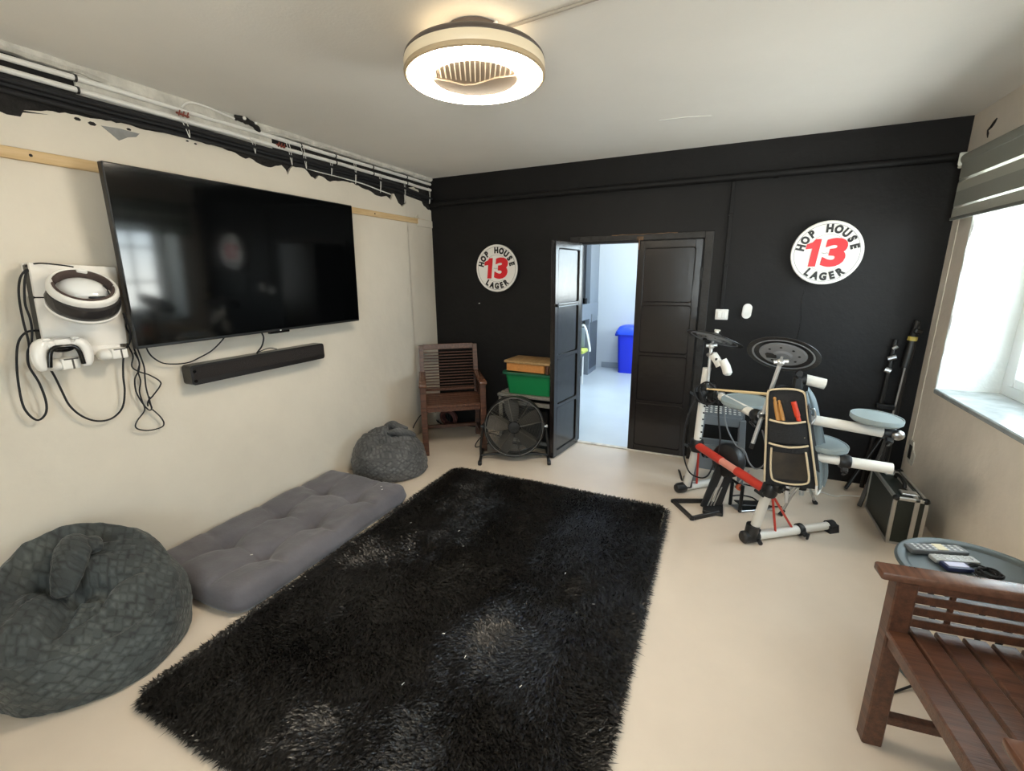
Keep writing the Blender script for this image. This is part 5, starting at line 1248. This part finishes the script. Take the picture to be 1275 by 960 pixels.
for (s0, s1, v1, r_, m_, nm, lb) in ((.18, .30, .06, .011, M_STK, 'drumstick', 'tan drumstick in the stick bag, the one nearest the cymbal rod'), (.30, .36, .09, .010, M_STK, 'drumstick', 'tan drumstick in the stick bag next to the black pocket middle'), (.68, .72, .10, .010, mat('orange_red_plastic', '#d9452b', .4), 'drum_key', 'orange-red tool handle in the right of the stick bag')):
    p0, p1 = bp(s0+.14, .40, .006), bp(s0, v1, .006); dd = p1-p0; g = G()
    tt = thing(nm, lb, 'drumstick' if nm == 'drumstick' else 'tool', tuple(p0))
    if nm == 'drumstick':
        g.tube([p0+dd*u for u in (0, .6, .85, .9, .96, 1)], [r_, r_, r_*.8, r_*.55, r_*.75, r_*.4], 10); g.obj('shaft', m_, tt)
    else:
        g.tube([p0-dd*.15, p0, p0+dd*.5, p0+dd*.52, p0+dd], [r_*.8, r_, r_, r_*1.3, r_*1.3], 10); g.obj('grip', m_, tt)
        g = G(); g.cyl(p0-dd*.2, p0-dd*.14, .0095, 10); g.obj('end_cap', M_PIPE, tt)
# open flap
ftop, fmid, flow, ftip = V3((.448, 2.665, .905)), V3((.545, 2.71, .62)), V3((.560, 2.68, .41)), V3((.522, 2.62, .385))
rail = catmull([V3((.43, 2.64, .925)), V3((.475, 2.67, .86)), V3((.515, 2.69, .75)), V3((.556, 2.705, .62)), V3((.582, 2.69, .48)), V3((.570, 2.67, .41))], 5)
def flap(s, v):
    a = bp(1, v*.985, .002); k = v*(len(rail)-1); i = min(int(k), len(rail)-2); b = rail[i].lerp(rail[i+1], k-i)
    p = a.lerp(b, s); p.y -= .022*math.sin(PI*s)*math.sin(7*v+1.2)+.012*math.sin(9*s+5*v); p.z += .01*math.sin(8*s+3*v)*s; return p
sheet(flap, 14, 24, (.003, .004, 0), M_BAGG, 'lining_flap', t)
sheet(lambda s, v: flap(.06+.40*s-.1*v*s, .14+.66*v)+V3((-.002, -.007-.012*math.sin(PI*s), 0)), 8, 14, (0, .004, 0), M_BAGK, 'flap_pocket', t)
g = G(); g.tube(catmull([bp(1, .95, .005), bp(1, 1.0, .004)+V3((-.004, 0, -.004)), V3((.535, 2.61, .374)), V3((.556, 2.655, .392)), V3((.566, 2.68, .42))], 5), .0055, 8); g.obj('piping', M_WHITEM, pnl)
g = G(); g.b2((.448, 2.625, .74), (.475, 2.645, .79), .003); g.tube(catmull([(.44, 2.63, .80), (.465, 2.62, .83), (.48, 2.63, .78), (.46, 2.62, .74)], 4), .004, 6); g.obj('buckle', M_STEEL, t)
g = G(); g.tube(catmull([bp(.2, .0, .0), V3((.31, 2.64, .93)), V3((.37, 2.68, .91)), bp(.9, .0, 0)], 4), .006, 6); g.obj('hanging_strap', M_BAGK, t)

# ------------------------------------------------------------------ step stool behind the kit
t = thing('step_stool', 'grey plastic step stool with white dotted top behind the drum kit', 'stool', (.08, 3.50, 0))
M_STOOL = mat('grey_stool_plastic', '#676d72', .5); M_DOT = mat('white_rubber_dots', '#e6e6e2', .5)
tx0, tx1, ty0, ty1, tz = -.06, .20, 3.40, 3.62, .525
g = G(); g.prism(rrect(tx0, tx1, ty0, ty1, .02), tz-.022, tz); top = g.obj('step_top', M_STOOL, t)
for i in range(8):
    for j in range(4):
        x = tx0+.022+(tx1-tx0-.044)*i/7; y = ty0+.028+(ty1-ty0-.056)*j/3
        g = G(); g.lathe([(.0095, 0), (.0095, .002), (.007, .003), (0, .003)], 10, Matrix.Translation((x, y, tz))); g.obj('grip_dot', M_DOT, top)
for ya, yb in ((ty0-.008, ty0+.006), (ty1-.006, ty1+.006)):
    g = G(); g.b2((tx0+.005, ya, tz-.085), (tx1-.005, yb, tz-.018), .004); g.obj('apron', M_STOOL, t)
for s, x in ((-1, tx0), (1, tx1)):
    for ys in (-1, 1):
        y = ty0 if ys < 0 else ty1
        g = G(); g.beam((x, y, tz-.03), (x+s*.028, y+ys*.02, .012), .030, .042, .004, up=(1, 0, 0)); g.prism(rrect(x+s*.028-.028, x+s*.028+.028, y+ys*.02-.02, y+ys*.02+.02, .008), 0, .03); g.obj('leg', M_STOOL, t)
g = G(); Bx = Matrix.Translation((0, ty0-.012, 0)) @ Matrix.Rotation(PI/2, 4, 'X')
g.prism(rrect(tx0-.015, .075, .10, .29, .02), -.012, .006, Bx); lp = g.obj('lower_panel', M_STOOL, t)
g = G(); g.lathe([(0, .0065), (.026, .0065), (.030, .008), (.030, .0045), (0, .0045)], 20, Bx @ Matrix.Translation((-.015, .215, 0))); g.obj('finger_hole', M_BLACKG, lp)
g = G(); g.b2((tx0-.01, ty1-.01, .10), (tx1+.01, ty1+.01, .26), .006); g.obj('rear_panel', M_STOOL, t)

# ------------------------------------------------------------------ flight case, folded stand in the corner
t = thing('flight_case', 'black flight case with aluminium edges on the floor beside the right wall', 'case', (1.05, 3.2, 0))
cx0, cx1, cy0, cy1, cz = .962, 1.115, 2.955, 3.40, .285
M_CASE = mat('black_case_laminate', '#1c2522', .45, bump=(120, .1))
g = G(); g.b2((cx0+.004, cy0+.004, .006), (cx1-.004, cy1-.004, cz-.004), .004); g.obj('shell', M_CASE, t)
def ang_(g, lo, hi): g.b2(lo, hi, .002)
e = .017
for (x, n_) in ((cx0, 1), (cx1-e, 1)):
    g = G()
    for y in (cy0, cy1-e): g.b2((x, y, 0), (x+e, y+e, cz), .002)
    g.b2((x, cy0, cz-e), (x+e, cy1, cz), .002); g.b2((x, cy0, 0), (x+e, cy1, e), .002)
    g.obj('edge_trim', M_ALU, t)
g = G(); xm = cx0+.092; g.b2((xm, cy0-.001, .0), (xm+.022, cy1+.001, cz+.001), .002); g.obj('lid_seam_trim', M_ALU, t)
g = G(); g.b2((cx0, cy0-.001, cz-e), (cx1, cy0+e, cz+.001), .002); g.b2((cx0, cy0-.001, 0), (cx1, cy0+.004, .012)); g.obj('end_trim', M_ALU, t)
for (x, y) in ((cx0+.012, cy0+.012), (cx1-.012, cy0+.012), (cx0+.012, cy1-.012), (cx1-.012, cy1-.012)):
    g = G(); g.ball((x, y, cz-.008), .018, 8); g.obj('corner_cap', M_DKMETAL, t)
g = G(); g.tube(catmull([(1.045, 3.10, cz+.002), (1.045, 3.115, cz+.026), (1.045, 3.18, cz+.036), (1.045, 3.245, cz+.026), (1.045, 3.26, cz+.002)], 5), .010, 8); g.obj('handle', M_BLACK, t)
for y in (3.03, 3.32):
    g = G(); g.b2((1.005, y-.03, cz-.004), (1.085, y+.03, cz+.008), .003); g.obj('latch', M_ALU, t)
t = thing('folded_stand', 'black folded tripod stand leaning in the corner behind the flight case', 'stand', (1.12, 3.70, 0))
g = G(); g.tube([(1.118, 3.70, .02), (1.128, 3.735, .62), (1.140, 3.745, .95)], .016, 10); g.obj('lower_tube', M_BLACK, t)
g = G(); g.tube([(1.106, 3.715, .50), (1.118, 3.72, .72), (1.128, 3.725, .93)], .0065, 8); g.obj('inner_tube', M_STEEL, t)
g = G(); g.tube([(1.128, 3.735, .88), (1.140, 3.745, 1.02), (1.142, 3.746, 1.06)], [.024, .024, .02], 12); g.beam((1.13, 3.70, 1.13), (1.175, 3.73, 1.115), .025, .03, .006); g.cyl((1.14, 3.745, 1.085), (1.15, 3.745, 1.19), .017, 10); g.obj('head_clamp', M_BLACK, t)
g = G(); g.tube([(1.141, 3.746, 1.06), (1.143, 3.746, 1.086)], .026, 14); g.obj('yellow_collar', mat('olive_yellow_collar', '#b8a552', .5), t)
for (a, b) in (((1.12, 3.72, .50), (.925, 3.36, .015)), ((1.12, 3.72, .52), (1.06, 3.62, .015)), ((1.12, 3.73, .50), (.90, 3.62, .015))):
    g = G(); g.beam(a, b, .024, .016, .003); g.obj('leg', M_BLACK, t)
t = thing('folded_stand', 'second black stand with chrome fittings leaning on the black wall left of the corner stand', 'stand', (1.05, 3.74, 0))
g = G(); g.tube([(1.02, 3.73, .0), (1.045, 3.755, .55), (1.062, 3.765, 1.06)], .014, 10); g.obj('tube', M_BLACK, t)
g = G(); g.cyl((1.035, 3.745, .93), (1.075, 3.735, .95), .016, 10); g.cyl((1.03, 3.745, .86), (1.06, 3.735, .85), .018, 10); g.cyl((1.05, 3.74, 1.0), (1.07, 3.735, 1.02), .012, 10); g.obj('fitting', M_STEEL, t)
g = G(); g.b2((1.0, 3.66, .60), (1.10, 3.70, .635), .006); g.obj('support_plate', M_DKMETAL, t)

# leads on the floor
cable('cable', [(.655, 3.487, .005), (.70, 3.51, .005), (.755, 3.512, .005), (.818, 3.481, .005), (.86, 3.51, .005), (.896, 3.528, .005), (1.02, 3.56, .005)], .0045, M_WHITEM, 'white cable lying on the floor between the small tripod stand and the flight case')
cable('cable', [(.20, 3.36, .006), (.25, 3.431, .006), (.302, 3.425, .006), (.367, 3.413, .006), (.425, 3.384, .006), (.50, 3.40, .006)], .0045, M_RUBBER, 'dark cable on the floor right of the step stool legs')
cable('cable', [(.17, 3.20, .006), (.23, 3.24, .006), (.30, 3.235, .006), (.34, 3.18, .006), (.40, 3.15, .006), (.47, 3.17, .006)], .0045, M_RUBBER, 'dark cable curving on the floor between the pedal and the right rack post')
cable('cable', [(.60, 3.66, .006), (.68, 3.60, .006), (.75, 3.62, .006), (.78, 3.70, .006)], .004, M_RUBBER, 'thin dark cable on the floor at the foot of the black wall')

# ------------------------------------------------------------------ round tray table behind the near armchair
TC = (.925, 1.957); TR_ = .243
t = thing('tray_table', 'round grey tray table behind the near armchair', 'table', (TC[0], TC[1], 0))
M_TRAY = mat('grey_enamel_tray', '#424c4f', .45); TM = Matrix.Translation((TC[0], TC[1], 0))
g = G(); g.lathe([(0, .438), (.194, .438), (.203, .440), (.208, .446), (.216, .451), (.236, .452), (.242, .448), (.243, .442), (.236, .440), (.218, .440), (.208, .433), (.19, .428), (0, .428)], 72, TM); g.obj('tray', M_TRAY, t)
g = G()
for k in range(3):
    a = 2*PI*k/3+.9; g.tube(catmull([(TC[0]+.15*math.cos(a), TC[1]+.15*math.sin(a), .41), (TC[0]+.10*math.cos(a), TC[1]+.10*math.sin(a), .22), (TC[0]+.17*math.cos(a), TC[1]+.17*math.sin(a), .012)], 5), .009, 8)
g.obj('legs', M_DKMETAL, t)
bpy.data.objects.remove(bpy.data.objects['legs'])
for k in range(3):
    a = 2*PI*k/3+.9; g = G(); g.tube(catmull([(TC[0]+.15*math.cos(a), TC[1]+.15*math.sin(a), .41), (TC[0]+.10*math.cos(a), TC[1]+.10*math.sin(a), .22), (TC[0]+.17*math.cos(a), TC[1]+.17*math.sin(a), .012)], 5), .009, 8); g.obj('leg', M_DKMETAL, t)
g = G(); g.lathe([(.165, .004), (.185, .004), (.19, .010), (.185, .018), (.165, .018)], 48, TM, closed=True); g.obj('base_ring', M_TRAY, t)
def remote(label, c, a, L, W, H, m, rows, z=.4395):
    t = thing('remote_control', label, 'remote control', (c[0], c[1], z)); B = Matrix.Translation((c[0], c[1], z+H/2)) @ Matrix.Rotation(a, 4, 'Z')
    g = G(); g.box((0, 0, 0), (L, W, H), min(.006, H*.4), B, 2); g.obj('body', m, t)
    g = G()
    for i in range(rows):
        for j in range(3): g.box((-L*.38+L*.76*i/(rows-1), (j-1)*W*.27, H/2+.0008), (L*.05, W*.18, .002), .0006, B)
    g.obj('buttons', mat('pale_buttons_%d' % rows, '#c9ccd0', .5), t)
    return t, B
M_RC = mat('grey_remote', '#70757b', .4)
t1, B1 = remote('grey remote control lying at the back of the round tray', (.835, 2.085), .32, .20, .050, .022, M_RC, 8)
g = G(); g.box((.012, .0, .0125), (.035, .042, .003), .001, B1); g.obj('cream_label', mat('cream_key_block', '#d8d0b4', .5), t1)
remote('pale silver remote control in the middle of the round tray', (.872, 2.035), .30, .15, .042, .018, mat('silver_remote', '#aeb4b8', .35), 6)
t = thing('game_handset', 'small dark blue pack with a pale top on the round tray', 'handset', (.862, 1.985, .439)); B = Matrix.Translation((.862, 1.985, .448)) @ Matrix.Rotation(.28, 4, 'Z')
g = G(); g.box((0, 0, 0), (.085, .046, .017), .005, B, 2); g.obj('body', mat('dark_blue_plastic', '#2a3158', .4), t)
g = G(); g.box((0, .002, .0088), (.066, .028, .002), .001, B); g.obj('pale_top', mat('lavender_panel', '#c3c4e0', .35), t)
t = thing('cable_coil', 'coiled thin black cable on the round tray', 'cable', (.945, 1.965, .44)); g = G(); pts = []
for i in range(110):
    a = i*.36; r = .030+.007*math.sin(i*.9); pts.append((.952+r*math.cos(a)*1.0, 1.985+r*math.sin(a)*.9, .443+.010*i/110+.004*math.sin(i*.53)))
g.tube(pts, .0028, 6); g.obj('coil', M_RUBBER, t)
g = G(); g.tube(catmull([(.90, 2.005, .443), (.915, 2.025, .450), (.945, 2.02, .452), (.97, 1.995, .448), (.965, 1.97, .444)], 5), .0028, 6); g.tube(catmull([(.895, 1.985, .443), (.905, 1.97, .445), (.91, 1.95, .445)], 4), .0028, 6); g.obj('lead', M_RUBBER, t)
t = thing('headphones', 'black headphones lying at the right side of the round tray', 'headphones', (1.05, 1.95, .44))
for k, (x, y, z, nr) in enumerate(((1.045, 1.895, .468, (-.75, -.5, .35)), (1.105, 1.965, .466, (.6, .5, .3)))):
    g = G(); Bq = Matrix.Translation((x, y, z)) @ rotm(nr); g.lathe([(0, .018), (.026, .018), (.036, .010), (.038, -.004), (.030, -.016), (0, -.016)], 28, Bq); ec = g.obj('ear_cup', M_BLACK, t)
    g = G(); g.lathe([(.015, .019), (.032, .014), (.036, .020), (.030, .028), (.018, .026)], 28, Bq, closed=True); g.obj('ear_pad', M_RUBBER, ec)
g = G(); g.tube(catmull([(1.045, 1.90, .485), (1.05, 1.96, .507), (1.075, 2.01, .50), (1.105, 1.985, .48), (1.108, 1.968, .47)], 6), .010, 8); g.obj('headband', M_BLACK, t)
cable('cable', [(1.10, 1.75, .30), (1.04, 1.80, .24), (.96, 1.86, .16), (.86, 1.88, .07), (.75, 1.83, .012), (.66, 1.76, .006), (.60, 1.74, .006)], .004, M_RUBBER, 'black cable trailing from the tray table down behind the near armchair')

# ------------------------------------------------------------------ light and camera
w = bpy.data.worlds.new('overcast_sky'); SC.world = w; w.use_nodes = True
bgn = w.node_tree.nodes['Background']; bgn.inputs['Color'].default_value = (.86, .94, 1.0, 1); bgn.inputs['Strength'].default_value = SKY
# overcast sky, with a brighter lower half added to light the ceiling
wn, wl_ = w.node_tree.nodes, w.node_tree.links
wt = wn.new('ShaderNodeTexCoord'); wsx = wn.new('ShaderNodeSeparateXYZ'); wr_ = wn.new('ShaderNodeValToRGB')
wl_.new(wt.outputs['Generated'], wsx.inputs[0]); wmp = wn.new('ShaderNodeMapRange'); wmp.inputs['From Min'].default_value = -1; wl_.new(wsx.outputs['Z'], wmp.inputs['Value']); wl_.new(wmp.outputs['Result'], wr_.inputs['Fac'])
wr_.color_ramp.elements[0].position = .47; wr_.color_ramp.elements[0].color = (1.35, 1.29, 1.22, 1); wr_.color_ramp.elements[1].position = .52; wr_.color_ramp.elements[1].color = (.74, .85, .95, 1)
wl_.new(wr_.outputs['Color'], bgn.inputs['Color'])
def area(name, loc, rot, sx, sy, power, col, portal=False):
    d = bpy.data.lights.new(name, 'AREA'); d.shape = 'RECTANGLE'; d.size = sx; d.size_y = sy; d.energy = power; d.color = col
    o = bpy.data.objects.new(name, d); o.location = loc; o.rotation_euler = rot; COL.objects.link(o)
    if portal: d.cycles.is_portal = True
    return o
area('window_portal', (XR+.42, (WY0+WY1)/2, (WZ0+WZ1)/2), (0, PI/2, 0), WZ1-WZ0+.1, WY1-WY0+.1, 1, (1, 1, 1), True)
#area('second_window_portal', (XR+.42, -.2, (WZ0+WZ1)/2), (0, PI/2, 0), WZ1-WZ0+.1, 2.0, 1, (1, 1, 1), True)
area('added_front_portal', ((FX0+FX1)/2, YF-.24, (FZ0+FZ1)/2), (PI/2, 0, 0), FX1-FX0+.1, FZ1-FZ0+.1, 1, (1, 1, 1), True)
area('added_far_portal', (.72, 5.65, 1.675), (0, PI/2, 0), 1.2, 1.5, 1, (1, 1, 1), True)
# panel light added out of view to brighten the room beyond
t = thing('added_panel_light', 'unseen white panel light added on the ceiling of the room beyond', 'ceiling light', (-.9, 5.6, 2.5))
g = G(); g.b2((-1.4, 5.3, 2.46), (-.4, 5.9, 2.5), .004); g.obj('frame', M_WHITE, t)
g = G(); g.b2((-1.36, 5.34, 2.455), (-.44, 5.86, 2.462)); g.obj('diffuser', emit('cool_panel_glow', '#dcecff', PANEL), t)
cam = bpy.data.cameras.new('camera'); co = bpy.data.objects.new('camera', cam); COL.objects.link(co)
cam.sensor_width = 36; cam.sensor_fit = 'HORIZONTAL'; cam.lens = 36*560.323/1275; cam.clip_start = .03
yaw, pit, rol = .435047, .240093, -.010483
fwv = Vector((-math.sin(yaw)*math.cos(pit), math.cos(yaw)*math.cos(pit), -math.sin(pit))); r0 = Vector((math.cos(yaw), math.sin(yaw), 0)); u0 = r0.cross(fwv)
rr_ = r0*math.cos(rol)+u0*math.sin(rol); uu_ = -r0*math.sin(rol)+u0*math.cos(rol)
Rm = Matrix((rr_, uu_, -fwv)).transposed().to_4x4(); co.matrix_world = Matrix.Translation((0, 0, 1.5)) @ Rm
SC.camera = co
vs_ = SC.view_settings; vs_.view_transform = 'Standard'; vs_.look = 'None'; vs_.exposure = EXPO; vs_.gamma = 1; vs_.use_curve_mapping = False
cy_ = SC.cycles; cy_.use_denoising = True; cy_.max_bounces = 10; cy_.diffuse_bounces = 6; cy_.glossy_bounces = 4; cy_.transparent_max_bounces = 12; cy_.sample_clamp_indirect = 8; cy_.caustics_reflective = False; cy_.caustics_refractive = False
try: cy_.denoiser = 'OPENIMAGEDENOISE'
except Exception: pass
